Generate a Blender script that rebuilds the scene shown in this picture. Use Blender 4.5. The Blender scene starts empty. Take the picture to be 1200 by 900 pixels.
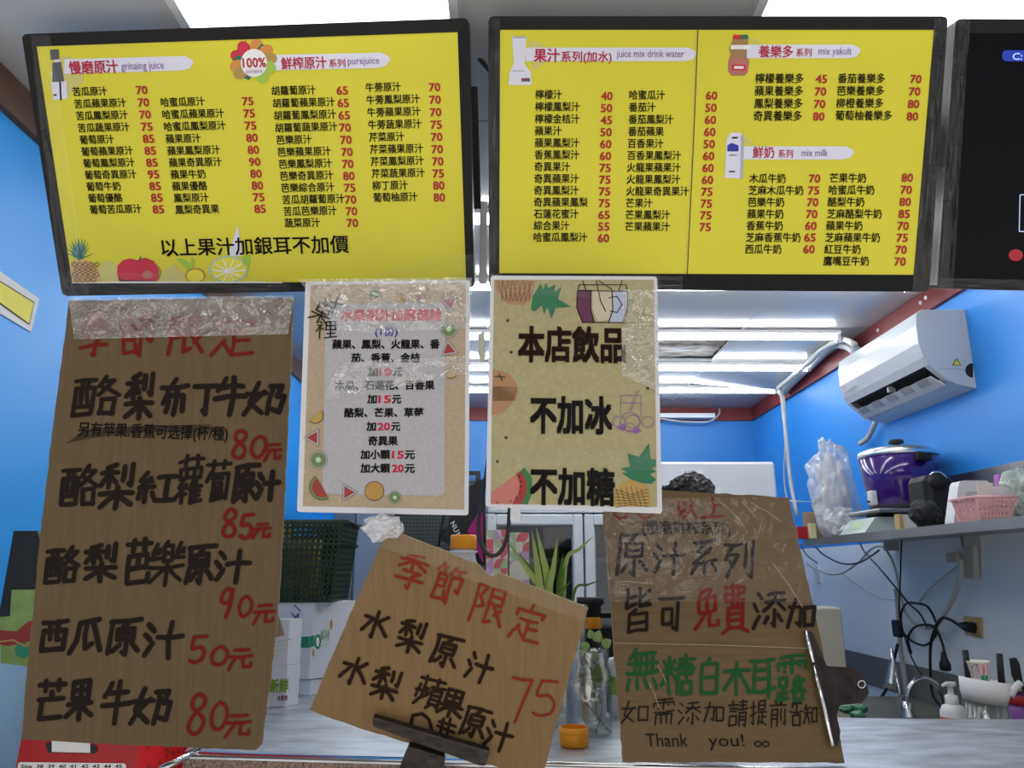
import bpy, bmesh, math, random
from mathutils import Vector as V, Matrix, noise
R = math.radians
rnd = random.Random(7)
SC = bpy.context.scene
COL = SC.collection
CH = 1.45                       # eye height of the photographer

# ------------------------------------------------------------------ camera
PITCH, YAW, F = R(13.74), math.atan(-4*math.cos(R(13.74))/900), 900.0
cd = bpy.data.cameras.new('camera'); cam = bpy.data.objects.new('camera', cd); COL.objects.link(cam)
cd.sensor_fit = 'HORIZONTAL'; cd.sensor_width = 36; cd.lens = 36*F/1200; cd.clip_start = .02; cd.clip_end = 60
cam.location = (0, 0, CH); cam.rotation_euler = (math.pi/2 + PITCH, 0, YAW)
SC.camera = cam
# ------------------------------------------------------------------ light
w = bpy.data.worlds.new('world'); SC.world = w; w.use_nodes = True
bg = w.node_tree.nodes['Background']; bg.inputs[0].default_value = (.97, .97, 1, 1); bg.inputs[1].default_value = .62
sd = bpy.data.lights.new('sun', 'SUN'); so = bpy.data.objects.new('sun', sd); COL.objects.link(so)   # daylight on the street behind the photographer
sd.energy = 8.5; sd.angle = R(6); sd.color = (1, .96, .90); so.location = (0, -4, 6); so.rotation_euler = (R(24), R(6), 0)
PANEL_POWER, TUBE_POWER = 3.0, 20.0
SC.view_settings.view_transform = 'Standard'; SC.view_settings.look = 'None'
SC.view_settings.exposure = 0.0; SC.view_settings.gamma = 1; SC.view_settings.use_curve_mapping = False

# ------------------------------------------------------------------ projection of photo points onto planes of the place
cp, sp_, cy_, sy_ = math.cos(PITCH), math.sin(PITCH), math.cos(YAW), math.sin(YAW)
def ray(x, y):
    a, b = x-600, 450-y
    Y = F*cp - b*sp_; Z = F*sp_ + b*cp
    return V((a*cy_ - Y*sy_, a*sy_ + Y*cy_, Z))
O = V((0, 0, CH))
def atY(x, y, Y): r = ray(x, y); return O + r*(Y/r.y)
def onX(x, y, X): r = ray(x, y); return O + r*(X/r.x)
def onZ(x, y, Z): r = ray(x, y); return O + r*((Z-CH)/r.z)

# ------------------------------------------------------------------ materials
MATS = {}
def mat(name, col, rough=.6, metal=0, emit=0, noise_s=0, noise_a=0, bump=0, bscale=40, stretch=(1, 1, 1), col2=None,
        alpha=None, trans=0, coat=0, ior=1.45, seed=0, spec=None, detail=4):
    if name in MATS: return MATS[name]
    m = bpy.data.materials.new(name); m.use_nodes = True; nt = m.node_tree; b = nt.nodes['Principled BSDF']
    b.inputs['Base Color'].default_value = (*col, 1); b.inputs['Roughness'].default_value = rough
    b.inputs['Metallic'].default_value = metal; b.inputs['IOR'].default_value = ior
    if coat: b.inputs['Coat Weight'].default_value = coat; b.inputs['Coat Roughness'].default_value = .08
    if spec is not None: b.inputs['Specular IOR Level'].default_value = spec
    if trans: b.inputs['Transmission Weight'].default_value = trans
    if alpha is not None: b.inputs['Alpha'].default_value = alpha
    if emit:
        b.inputs['Emission Color'].default_value = (*col, 1); b.inputs['Emission Strength'].default_value = emit
    if noise_a or bump:
        tc = nt.nodes.new('ShaderNodeTexCoord'); mp = nt.nodes.new('ShaderNodeMapping')
        mp.inputs['Scale'].default_value = stretch; mp.inputs['Location'].default_value = (seed, seed, seed)
        nt.links.new(tc.outputs['Object'], mp.inputs['Vector'])
    if noise_a:
        n = nt.nodes.new('ShaderNodeTexNoise'); n.inputs['Scale'].default_value = noise_s or 20; n.inputs['Detail'].default_value = detail
        nt.links.new(mp.outputs[0], n.inputs['Vector'])
        rp = nt.nodes.new('ShaderNodeValToRGB'); rp.color_ramp.elements[0].position = .32; rp.color_ramp.elements[1].position = .68
        c2 = col2 or tuple(c*(1-noise_a) for c in col)
        rp.color_ramp.elements[0].color = (*c2, 1); rp.color_ramp.elements[1].color = (*col, 1)
        nt.links.new(n.outputs[0], rp.inputs[0]); nt.links.new(rp.outputs[0], b.inputs['Base Color'])
    if bump:
        n2 = nt.nodes.new('ShaderNodeTexNoise'); n2.inputs['Scale'].default_value = bscale; n2.inputs['Detail'].default_value = 3
        nt.links.new(mp.outputs[0], n2.inputs['Vector'])
        bp = nt.nodes.new('ShaderNodeBump'); bp.inputs['Strength'].default_value = min(1, bump); bp.inputs['Distance'].default_value = .004
        nt.links.new(n2.outputs[0], bp.inputs['Height']); nt.links.new(bp.outputs[0], b.inputs['Normal'])
    MATS[name] = m
    return m
def film(name, k=.25, rough=.12, bump=1, bscale=60, tint=(1, 1, 1), stretch=(1, 1, 1), haze=.0, dist=.006):
    """thin clear plastic: mostly see-through with wrinkled glossy reflections"""
    if name in MATS: return MATS[name]
    m = bpy.data.materials.new(name); m.use_nodes = True; nt = m.node_tree; nt.nodes.clear(); N = nt.nodes.new; L = nt.links.new
    out = N('ShaderNodeOutputMaterial'); mx = N('ShaderNodeMixShader'); t = N('ShaderNodeBsdfTransparent'); g = N('ShaderNodeBsdfGlossy')
    d = N('ShaderNodeBsdfDiffuse'); d.inputs[0].default_value = (.9, .9, .92, 1); m2 = N('ShaderNodeMixShader')
    t.inputs[0].default_value = (*tint, 1); g.inputs['Roughness'].default_value = rough
    tc = N('ShaderNodeTexCoord'); mp = N('ShaderNodeMapping'); mp.inputs['Scale'].default_value = stretch
    n = N('ShaderNodeTexNoise'); n.inputs['Scale'].default_value = bscale; n.inputs['Detail'].default_value = 4; n.inputs['Distortion'].default_value = .6
    bp = N('ShaderNodeBump'); bp.inputs['Strength'].default_value = bump; bp.inputs['Distance'].default_value = dist
    L(tc.outputs['Object'], mp.inputs[0]); L(mp.outputs[0], n.inputs[0]); L(n.outputs[0], bp.inputs['Height']); L(bp.outputs[0], g.inputs['Normal'])
    m2.inputs[0].default_value = haze; L(t.outputs[0], m2.inputs[1]); L(d.outputs[0], m2.inputs[2])
    mx.inputs[0].default_value = k; L(m2.outputs[0], mx.inputs[1]); L(g.outputs[0], mx.inputs[2]); L(mx.outputs[0], out.inputs[0])
    MATS[name] = m
    return m

blue = (.035, .26, .72)
M = dict(
 tile=mat('ceiling_tile_vinyl', (.54, .53, .50), .16, bump=.12, bscale=7, noise_a=.06, noise_s=3),
 tile_bad=mat('water_stained_tile', (.55, .53, .50), .7, noise_a=.8, noise_s=9, col2=(.12, .07, .04), bump=1, bscale=14, stretch=(1, 3, 1)),
 grid=mat('ceiling_grid', (.32, .33, .34), .5), dark=mat('dark_void', (.03, .03, .035), .8),
 red_trim=mat('dark_red_trim', (.22, .03, .03), .5), brown_trim=mat('brown_trim', (.13, .065, .035), .5),
 street=mat('street_paving', (.50, .49, .47), .8, noise_a=.15, noise_s=3),
 floor=mat('floor_tile', (.42, .41, .39), .5, noise_a=.2, noise_s=4),
 black=mat('black_plastic', (.005, .005, .006), .32, bump=.25, bscale=12, spec=.22), blackm=mat('matt_black', (.012, .012, .013), .6),
 yellow=mat('yellow_print', (.70, .65, .030), .42, bump=.15, bscale=14, noise_a=.05, noise_s=5),
 ink=mat('black_ink', (.010, .009, .009), .7, spec=.15), red=mat('red_print', (.55, .02, .025), .5), lilac=mat('pale_lilac_print', (.72, .72, .86), .5),
 crim=mat('crimson_print', (.58, .02, .06), .5), purple=mat('purple_print', (.22, .10, .30), .5), cream=mat('faded_print', (.60, .56, .18), .5),
 white=mat('white_plastic', (.80, .80, .80), .35), whitep=mat('white_paper', (.82, .82, .82), .7), steelw=mat('painted_white_steel', (.74, .77, .80), .3),
 cardboard=mat('cardboard', (.125, .083, .040), .8, noise_a=.16, noise_s=26, stretch=(5, 1, .35), bump=.25, bscale=60),
 cardboard_m=mat('cardboard_sun_worn', (.215, .135, .055), .75, noise_a=.18, noise_s=30, stretch=(5, 1, .3), bump=.25, bscale=60),
 cardboard_r=mat('cardboard_cross_grain', (.130, .082, .034), .7, noise_a=.2, noise_s=26, stretch=(.4, 1, 6), bump=.3, bscale=60),
 cardedge=mat('cardboard_edge', (.42, .33, .23), .9, noise_a=.4, noise_s=200),
 marker=mat('black_marker', (.012, .008, .006), .7, spec=.15), rmarker=mat('red_marker', (.15, .010, .007), .7, spec=.15), rmarker2=mat('thin_red_marker', (.22, .025, .012), .7, spec=.15),
 gmarker=mat('green_marker', (.012, .075, .022), .7, spec=.15), omarker=mat('brown_marker', (.018, .008, .004), .7, spec=.15),
 tan=mat('tan_paper', (.42, .33, .22), .5, noise_a=.14, noise_s=160), greyp=mat('grey_paper', (.42, .41, .44), .5, noise_a=.12, noise_s=160),
 kraft=mat('kraft_paper', (.38, .34, .17), .5, noise_a=.16, noise_s=110), lam=mat('laminate_margin', (.62, .62, .66), .25, coat=.5),
 steel=mat('brushed_steel', (.70, .74, .80), .42, .8, bump=.5, bscale=30, stretch=(1, 2.6, 1), noise_a=.42, noise_s=11, detail=10),
 splash=mat('splash_steel', (.24, .23, .20), .5, .3, noise_a=.15, noise_s=3),
 steel2=mat('dull_steel', (.46, .46, .45), .42, 1, noise_a=.15, noise_s=5), chrome=mat('chrome', (.75, .76, .78), .12, 1),
 rust=mat('rusty_iron', (.055, .045, .04), .55, .5, noise_a=.6, noise_s=50, bump=.8, bscale=90), clipm=mat('worn_clip_steel', (.055, .045, .045), .32, .9, noise_a=.5, noise_s=30),
 granite=mat('speckled_brown_fascia', (.34, .24, .19), .5, noise_a=.7, noise_s=220, col2=(.08, .05, .04)),
 glass=film('clear_glass', .20, .03, .35, tint=(.96, .98, .98), bscale=30, haze=.03), pane=film('fridge_glass', .12, .05, 0, tint=(.55, .58, .60)),
 orange=mat('orange_plastic', (.85, .33, .01), .35), leaf=mat('leaf_green', (.16, .34, .04), .45, noise_a=.4, noise_s=30), leaf2=mat('pale_leaf', (.36, .52, .18), .5, noise_a=.3, noise_s=30),
 leafd=mat('leaf_stripe', (.42, .52, .16), .45), stem=mat('stem_brown', (.05, .035, .02), .6), root=mat('pale_root', (.6, .6, .5), .6),
 dgreen=mat('dark_green_plastic', (.012, .035, .018), .42), redbox=mat('red_carton', (.42, .012, .02), .5), redbox2=mat('bright_red_carton', (.75, .015, .02), .5),
 carton=mat('white_carton', (.70, .72, .76), .6, noise_a=.04), green=mat('green_print', (.02, .25, .14), .5), lime=mat('lime_print', (.35, .55, .06), .5),
 navy=mat('blue_marker', (.03, .03, .35), .6), pink=mat('pink_plastic', (.88, .50, .50), .45), hotpink=mat('hot_pink', (.85, .06, .22), .5), magenta=mat('magenta_cloth', (.35, .01, .13), .7),
 ac=mat('ac_white', (.52, .54, .57), .3), acd=mat('ac_grey', (.33, .33, .34), .5), conduit=mat('conduit_wrap', (.62, .61, .57), .6, noise_a=.15, noise_s=40),
 cooker=mat('purple_enamel', (.045, .008, .18), .16, coat=.6), alu=mat('satin_aluminium', (.78, .79, .80), .28, 1),
 beige=mat('beige_plastic', (.50, .48, .40), .5), oldyel=mat('yellowed_plate', (.55, .40, .16), .5), scale=mat('pale_mint_plastic', (.48, .55, .52), .4),
 cable=mat('black_cable', (.008, .008, .009), .4), wcable=mat('grey_white_cable', (.52, .50, .46), .5), violet=mat('violet_plastic', (.22, .06, .30), .4),
 blueui=mat('screen_blue', (.01, .03, .30), .3, emit=.55), screen=mat('dark_screen', (.002, .002, .004), .35, spec=.12), uired=mat('screen_red', (.25, .0, .015), .3, emit=.5),
 uitext=mat('screen_text', (.45, .55, .9), .3, emit=.6), orangeprint=mat('orange_print', (.62, .26, .05), .5), palegreen=mat('pale_green_print', (.45, .60, .38), .5),
 deepgreen=mat('deep_green_print', (.02, .15, .07), .5), melon=mat('melon_pink', (.48, .16, .14), .5), melonr=mat('melon_red', (.30, .03, .03), .5), pineap=mat('pineapple_tan', (.42, .27, .07), .5),
 orfade=mat('faded_orange', (.36, .20, .09), .5), grape=mat('grape_print', (.10, .02, .06), .5), skyp=mat('pale_blue_print', (.40, .44, .56), .5), yell=mat('clean_yellow', (.78, .72, .04), .5),
 glare=film('glare_tape', .24, .16, 1, 22, haze=.0, dist=.02),
 tape=film('packing_tape', .12, .10, 1, 70, haze=.02, stretch=(1, 1, .25)), wrap=film('stretch_wrap', .035, .12, 1, 45, haze=.0), bag=film('clear_bag', .22, .12, 1, 60, haze=.28),
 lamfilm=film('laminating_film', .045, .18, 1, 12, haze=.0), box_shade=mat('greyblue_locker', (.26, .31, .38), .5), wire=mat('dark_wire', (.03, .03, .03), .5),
 mint=mat('mint_glaze', (.45, .62, .42), .4), water=mat('machine_grey', (.08, .09, .10), .4), clothdk=mat('dark_grey_bag', (.035, .033, .035), .35, bump=1, bscale=30, noise_a=.5, noise_s=18),
 led=mat('led_diffuser', (1, 1, 1), .5, emit=PANEL_POWER), tube=mat('lit_tube', (.95, .98, 1), .5, emit=TUBE_POWER))

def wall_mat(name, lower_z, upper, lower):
    """painted wall: saturated blue above, light on the lower wall put into a paler colour below lower_z (metres above floor)"""
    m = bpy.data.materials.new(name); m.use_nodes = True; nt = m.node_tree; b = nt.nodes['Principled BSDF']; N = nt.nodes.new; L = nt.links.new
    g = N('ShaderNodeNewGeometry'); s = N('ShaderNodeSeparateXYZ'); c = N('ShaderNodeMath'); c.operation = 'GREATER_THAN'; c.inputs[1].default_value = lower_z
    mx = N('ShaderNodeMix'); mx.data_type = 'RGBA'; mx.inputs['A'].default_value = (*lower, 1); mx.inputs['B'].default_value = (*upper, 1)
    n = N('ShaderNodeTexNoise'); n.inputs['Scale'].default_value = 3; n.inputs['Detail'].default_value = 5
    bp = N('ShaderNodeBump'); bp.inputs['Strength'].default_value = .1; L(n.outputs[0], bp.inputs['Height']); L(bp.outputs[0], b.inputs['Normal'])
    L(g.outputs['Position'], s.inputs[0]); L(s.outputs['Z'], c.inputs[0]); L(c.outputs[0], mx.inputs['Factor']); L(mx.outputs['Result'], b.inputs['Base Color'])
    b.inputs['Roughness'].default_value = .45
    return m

STUFFY = {'milk_carton_picture', 'menu_row', 'footer_line', 'heading_text', 'printed_text', 'handwriting', 'black_lettering', 'red_lettering', 'green_lettering', 'drink_line', 'price_lettering', 'crossed_out_line', 'crease_lines', 'printed_marks', 'pattern_print', 'size_label', 'maker_marks', 'white_letters', 'screen_graphics', 'iced_drink_drawing', 'drinks_drawing', 'juicer_picture', 'blender_picture', 'fruit_badge', 'heading_banner', 'poster_seam', 'display_keys', 'taped_notice', 'lattice_walls', 'basket_lattice', 'flutes', 'stems', 'pineapple_picture', 'fruit_chunk_picture', 'lemon_picture', 'ceiling_grid', 'fruit_print'}
# ------------------------------------------------------------------ mesh builder
class MB:
    def __init__(s): s.v = []; s.f = []; s.m = []; s.ms = []; s.sm = []
    def mi(s, m):
        if m not in s.ms: s.ms.append(m)
        return s.ms.index(m)
    def add(s, vs, fs, m, smooth=False):
        o = len(s.v); s.v += [V(p) for p in vs]; k = s.mi(m)
        for f in fs: s.f.append([i+o for i in f]); s.m.append(k); s.sm.append(smooth)
        return s
    def quad(s, a, b, c, d, m): return s.add([a, b, c, d], [(0, 1, 2, 3)], m)
    def box(s, lo, hi, m, rot=0, piv=None, bev=0):
        (x0, y0, z0), (x1, y1, z1) = lo, hi
        if bev:
            e = bev; pts = [(x0+e, y0), (x1-e, y0), (x1, y0+e), (x1, y1-e), (x1-e, y1), (x0+e, y1), (x0, y1-e), (x0, y0+e)]
            ins = [(x0+e, y0+e)]*1 + [(x1-e, y0+e)]*2 + [(x1-e, y1-e)]*2 + [(x0+e, y1-e)]*2 + [(x0+e, y0+e)]
            rings = [[V((*p, z0)) .lerp(V((*q, z0)), .7) for p, q in zip(pts, ins)], [V((*p, z0+e)) for p in pts], [V((*p, z1-e)) for p in pts], [V((*p, z1)).lerp(V((*q, z1)), .7) for p, q in zip(pts, ins)]]
            vs = [p for r in rings for p in r]; fs = [tuple(range(7, -1, -1)), tuple(range(24, 32))]
            for r in range(3):
                for i in range(8): j = (i+1) % 8; fs.append((r*8+i, r*8+j, r*8+8+j, r*8+8+i))
        else:
            vs = [V(p) for p in [(x0, y0, z0), (x1, y0, z0), (x1, y1, z0), (x0, y1, z0), (x0, y0, z1), (x1, y0, z1), (x1, y1, z1), (x0, y1, z1)]]
            fs = [(0, 3, 2, 1), (4, 5, 6, 7), (0, 1, 5, 4), (1, 2, 6, 5), (2, 3, 7, 6), (3, 0, 4, 7)]
        if rot:
            pv = V(piv) if piv else V(((x0+x1)/2, (y0+y1)/2, 0)); mt = Matrix.Rotation(rot, 3, 'Z')
            vs = [mt @ (p-pv) + pv for p in vs]
        return s.add(vs, fs, m)
    def prism(s, front, d, m):
        """extrude a planar outline by vector d"""
        n = len(front); vs = [V(p) for p in front] + [V(p)+V(d) for p in front]
        fs = [tuple(range(n)), tuple(range(2*n-1, n-1, -1))] + [(i, i+n, (i+1) % n+n, (i+1) % n) for i in range(n)]
        return s.add(vs, fs, m)
    def lathe(s, prof, c, m, n=24, axis='Z', smooth=True, mats=None, tilt=None):
        c = V(c); vs = []; fs = []
        for r, z in prof:
            for i in range(n):
                a = 2*math.pi*i/n; p = V((r*math.cos(a), r*math.sin(a), z))
                if axis == 'Y': p = V((p.x, p.z, p.y))
                if axis == 'X': p = V((p.z, p.x, p.y))
                if tilt: p = tilt @ p
                vs.append(c+p)
        for k in range(len(prof)-1):
            for i in range(n): j = (i+1) % n; fs.append((k*n+i, k*n+j, (k+1)*n+j, (k+1)*n+i))
        return s.add(vs, fs, m, smooth)
    def tube(s, pts, r, m, n=8, smooth=True, closed=False):
        pts = [V(p) for p in pts]; vs = []; fs = []; k = len(pts); up = V((0, 0, 1))
        rs = r if isinstance(r, (list, tuple)) else [r]*k
        a = None
        for i, p in enumerate(pts):
            d = (pts[min(i+1, k-1)] - pts[max(i-1, 0)]).normalized()
            if a is None:
                a = d.cross(up) if abs(d.z) < .95 else d.cross(V((1, 0, 0)))
            a = (a - d*a.dot(d)).normalized(); b = d.cross(a)
            for j in range(n): t = 2*math.pi*j/n; vs.append(p + (a*math.cos(t)+b*math.sin(t))*rs[i])
        for i in range(k-1):
            for j in range(n): q = (j+1) % n; fs.append((i*n+j, i*n+q, (i+1)*n+q, (i+1)*n+j))
        fs += [tuple(range(n-1, -1, -1)), tuple(range((k-1)*n, k*n))]
        return s.add(vs, fs, m, smooth)
    def build(s, name, parent=None, label=None, cat=None, group=None, kind=None):
        base = parent.matrix_world.translation if parent else None
        if parent:
            base = V((0, 0, 0)); q = parent
            while q: base = base + V(q.location); q = q.parent
        else:
            xs = [p.x for p in s.v]; ys = [p.y for p in s.v]; zs = [p.z for p in s.v]
            base = V(((min(xs)+max(xs))/2, (min(ys)+max(ys))/2, min(zs)))
        if name in STUFFY and not kind: kind = 'stuff'
        me = bpy.data.meshes.new(name); me.from_pydata([p-base for p in s.v], [], s.f)
        for m in s.ms: me.materials.append(m)
        me.polygons.foreach_set('material_index', s.m); me.polygons.foreach_set('use_smooth', s.sm); me.update()
        o = bpy.data.objects.new(name, me); COL.objects.link(o)
        if parent: o.parent = parent; o.location = (0, 0, 0)
        else: o.location = base
        return tag(o, label, cat, group, kind)
def tag(o, label=None, cat=None, group=None, kind=None):
    if label: o['label'] = label
    if cat: o['category'] = cat
    if group: o['group'] = group
    if kind: o['kind'] = kind
    return o
def thing(name, loc, label, cat, group=None):
    o = bpy.data.objects.new(name, None); o.empty_display_size = .05; COL.objects.link(o); o.location = loc
    return tag(o, label, cat, group)
def spline(pts, n=6):
    pts = [V(p) for p in pts]; P = [pts[0]*2-pts[1]] + pts + [pts[-1]*2-pts[-2]]; out = []
    for i in range(1, len(P)-2):
        for k in range(n):
            t = k/n; a, b, c, d = P[i-1], P[i], P[i+1], P[i+2]
            out.append(.5*((2*b)+(c-a)*t+(2*a-5*b+4*c-d)*t*t+(3*b-a-3*c+d)*t**3))
    out.append(pts[-1]); return out

# ------------------------------------------------------------------ fonts and handwriting
_fc = bpy.data.curves.new('lettering', 'FONT'); _fc.resolution_u = 2; _fo = bpy.data.objects.new('lettering', _fc); COL.objects.link(_fo)
_cache = {}
def glyphs(txt, bold=0.0):
    k = (txt, bold)
    if k not in _cache:
        _fc.body = txt; _fc.size = 1; _fc.offset = bold
        bpy.context.view_layer.update(); dg = bpy.context.evaluated_depsgraph_get()
        ev = _fo.evaluated_get(dg); me = bpy.data.meshes.new_from_object(ev)
        _cache[k] = ([(v.co.x, v.co.y) for v in me.vertices], [tuple(p.vertices) for p in me.polygons]); bpy.data.meshes.remove(me)
    return _cache[k]
def ybox(t): ys = [p[1] for p in glyphs(t)[0]]; return min(ys), max(ys)
REF_C, REF_D, REF_L = ybox('國'), ybox('0'), ybox('x')

HW = {
'酪': "04124812 08320692 083246324492 06924492 20122062 33123362 08724472 70045528 651688165548 62309852 62586294 625890588894 62929092",
'梨': "42052012 05224822 28102852 28250648 30254542 62106238 850585507845 08659265 50525098 48681092 52689092",
'布': "10259025 50051565 30483090 304878487888 55305598", '丁': "10159015 551555904578", '牛': "28051035 20288528 05559855 55055598",
'奶': "280515604590 45300592 05355235 581588157845934588907282 68156095",
'紅': "250510284030 38200848 08484546 25502590 12601080 40624880 55209520 75207585 50859885",
'蘿': "08129212 30023022 70027022 15281548 152885288548 15488548 38283848 62286248 28521568 15683868 40600885 08854080 25802598 65525270 58625898 58689568 58789078 58889088 58989698 75547598",
'蔔': "08129212 30023022 70027022 28281248 2235903586967590 32457045 36553668 365566556668 36686668 35753595 357568756895 35956895 52755295 35856885",
'原': "10109510 15101095 55154525 32303058 323075307558 30587558 31447544 556055984690 38722290 72709290",
'汁': "15122828 08382052 12882860 38459845 68106898",
'芭': "08129212 30023025 70027025 20352092 203582358262 20628262 51355162 209290929275",
'樂': "220812283028 30200842 08423240 48054015 40154048 401560156048 40486048 40316031 820872289028 90206842 68429240 05609560 50525098 46620892 54629292",
'西': "08109210 15351590 153588358890 15908890 38103860 621062607060", '瓜': "85082515 251522600595 50155085 50857075 68159895",
'芒': "08129212 30023025 70027025 50285042 12459045 224520909290",
'果': "20102050 201080108050 20508050 20308030 50105098 05629562 46640592 54649892",
'季': "75052512 08229222 50085045 46220842 54229240 285278525565 556555964690 08739273",
'節': "25021020 18104010 30123522 65025522 60109010 72127820 18301892 183045304560 18604560 18454545 18924888 48705292 60306098 6030883088687862",
'限': "10101098 10103510223538552260 48104892 481085108548 48298529 48488548 48926585 62489895 88587272",
'定': "50025015 10201035 102090208832 25428042 52425285 52628562 30600892 306852929892",
'水': "501050954588 083538350878 85205545 52409882",
'蘋': "08129212 30023025 70027025 28302850 28404540 12321250 05525052 28522872 12621072 45600895 55329832 58425882 584292429282 58829282 58559255 58689268 66855598 84859898",
'系': "80081818 501528386038 65281865 18658060 50605098 28701092 70709092", '列': "05125512 30120850 183845381592 22552870 68156870 900890957888",
'皆': "12051245 12254020 12454238 55055545 55459042 90345545 85125528 45502858 25582598 255880588098 25988098 25788078",
'可': "05159515 751575926085 20382075 203855385575 20755575",
'免': "40052025 38126512 65125028 20302058 203080308058 20588058 50305058 45580595 60586088 608892889278",
'費': "201078107822 20227822 2022203678367545 42034245 58035848 28502886 285075507586 28867586 28627562 28747574 38881098 65889098",
'添': "12102622 05351850 08902562 45128812 38309530 65126530 63303550 68309550 665066926085 48654080 78628878",
'加': "0528502846883578 28050592 60306088 603092309288 60889288",
'無': "28041025 20158815 05359535 28152855 45154555 62156255 80158055 05559755 15680892 38704090 60706590 82709692",
'糖': "10151828 40153028 05384838 25052595 24420572 28424562 72027212 52129812 55124895 602590259048 55359835 60489048 75187560 62686295 626888688895 62958895",
'白': "50053818 20202095 202080208095 20958095 20568056", '木': "05309530 50055098 46320885 54329285",
'耳': "08109210 25102580 75107598 25337533 25557555 05829578",
'露': "12088808 06200632 062094209432 50085042 25282828 25382838 70287428 12501268 125035503568 12683568 25682592 25803880 10801095 08954292 68485562 645588555278 62629580 60786098 607888788898 60968896",
'如': "280515604590 45300592 05355035 60306085 603092309285 60859285",
'需': "12088808 06200632 062094209432 50085042 25282828 25382838 70287428 08529252 50525062 15621598 156285628598 38623892 62626292",
'請': "25022512 05185018 12304530 12424542 12581292 125845584592 12924592 58109510 60229222 52359835 76027635 60486098 6048904890978090 60629062 60759075",
'提': "05253825 220522901282 05603850 52055238 520588058838 52388838 52228822 45489848 72487290 72669466 55605092 50809895",
'前': "30053815 70056018 05229522 15351598 153548354898 15554855 15724872 68356878 903590957888",
'告': "28051530 22188518 50025045 05459545 25582595 255878587895 25957895", '知': "20050828 15204820 05425042 28202842 28420592 30554590 60256085 602592259285 60859285",
'元': "20158015 05409540 38400592 60406085 608592859270", '以': "20102075 20754558 42204830 80107560 75604095 78609892", '上': "50055090 50407840 05909590",
'慢': "10250550 25052598 35254538 52055230 520588058830 52178817 48384860 483892389260 48609260 62386260 78387860 50728872 88724098 55729898",
'裡': "20053015 10252825 28250555 22402298 30453852 50105055 501092109255 50559255 50329232 70107095 52759075 42959895",
'0': "500525201550258550977585885075185005", '8': "75155005281525325048786875905098258825685048753275 15".replace(' ', ''),
'5': "85052805 28052245604282627588459718 88".replace(' ', ''), '9': "80155005222025455052783882107860 6098".replace(' ', ''), '7': "12058805 88055598",
}
HW['5'] = "85052805 2805224560428262758845971888"
def strokes(ch):
    out = []
    for t in HW[ch].split():
        q = [int(t[i:i+2])/100 for i in range(0, len(t), 2)]; out.append(list(zip(q[0::2], q[1::2])))
    return out

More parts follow.
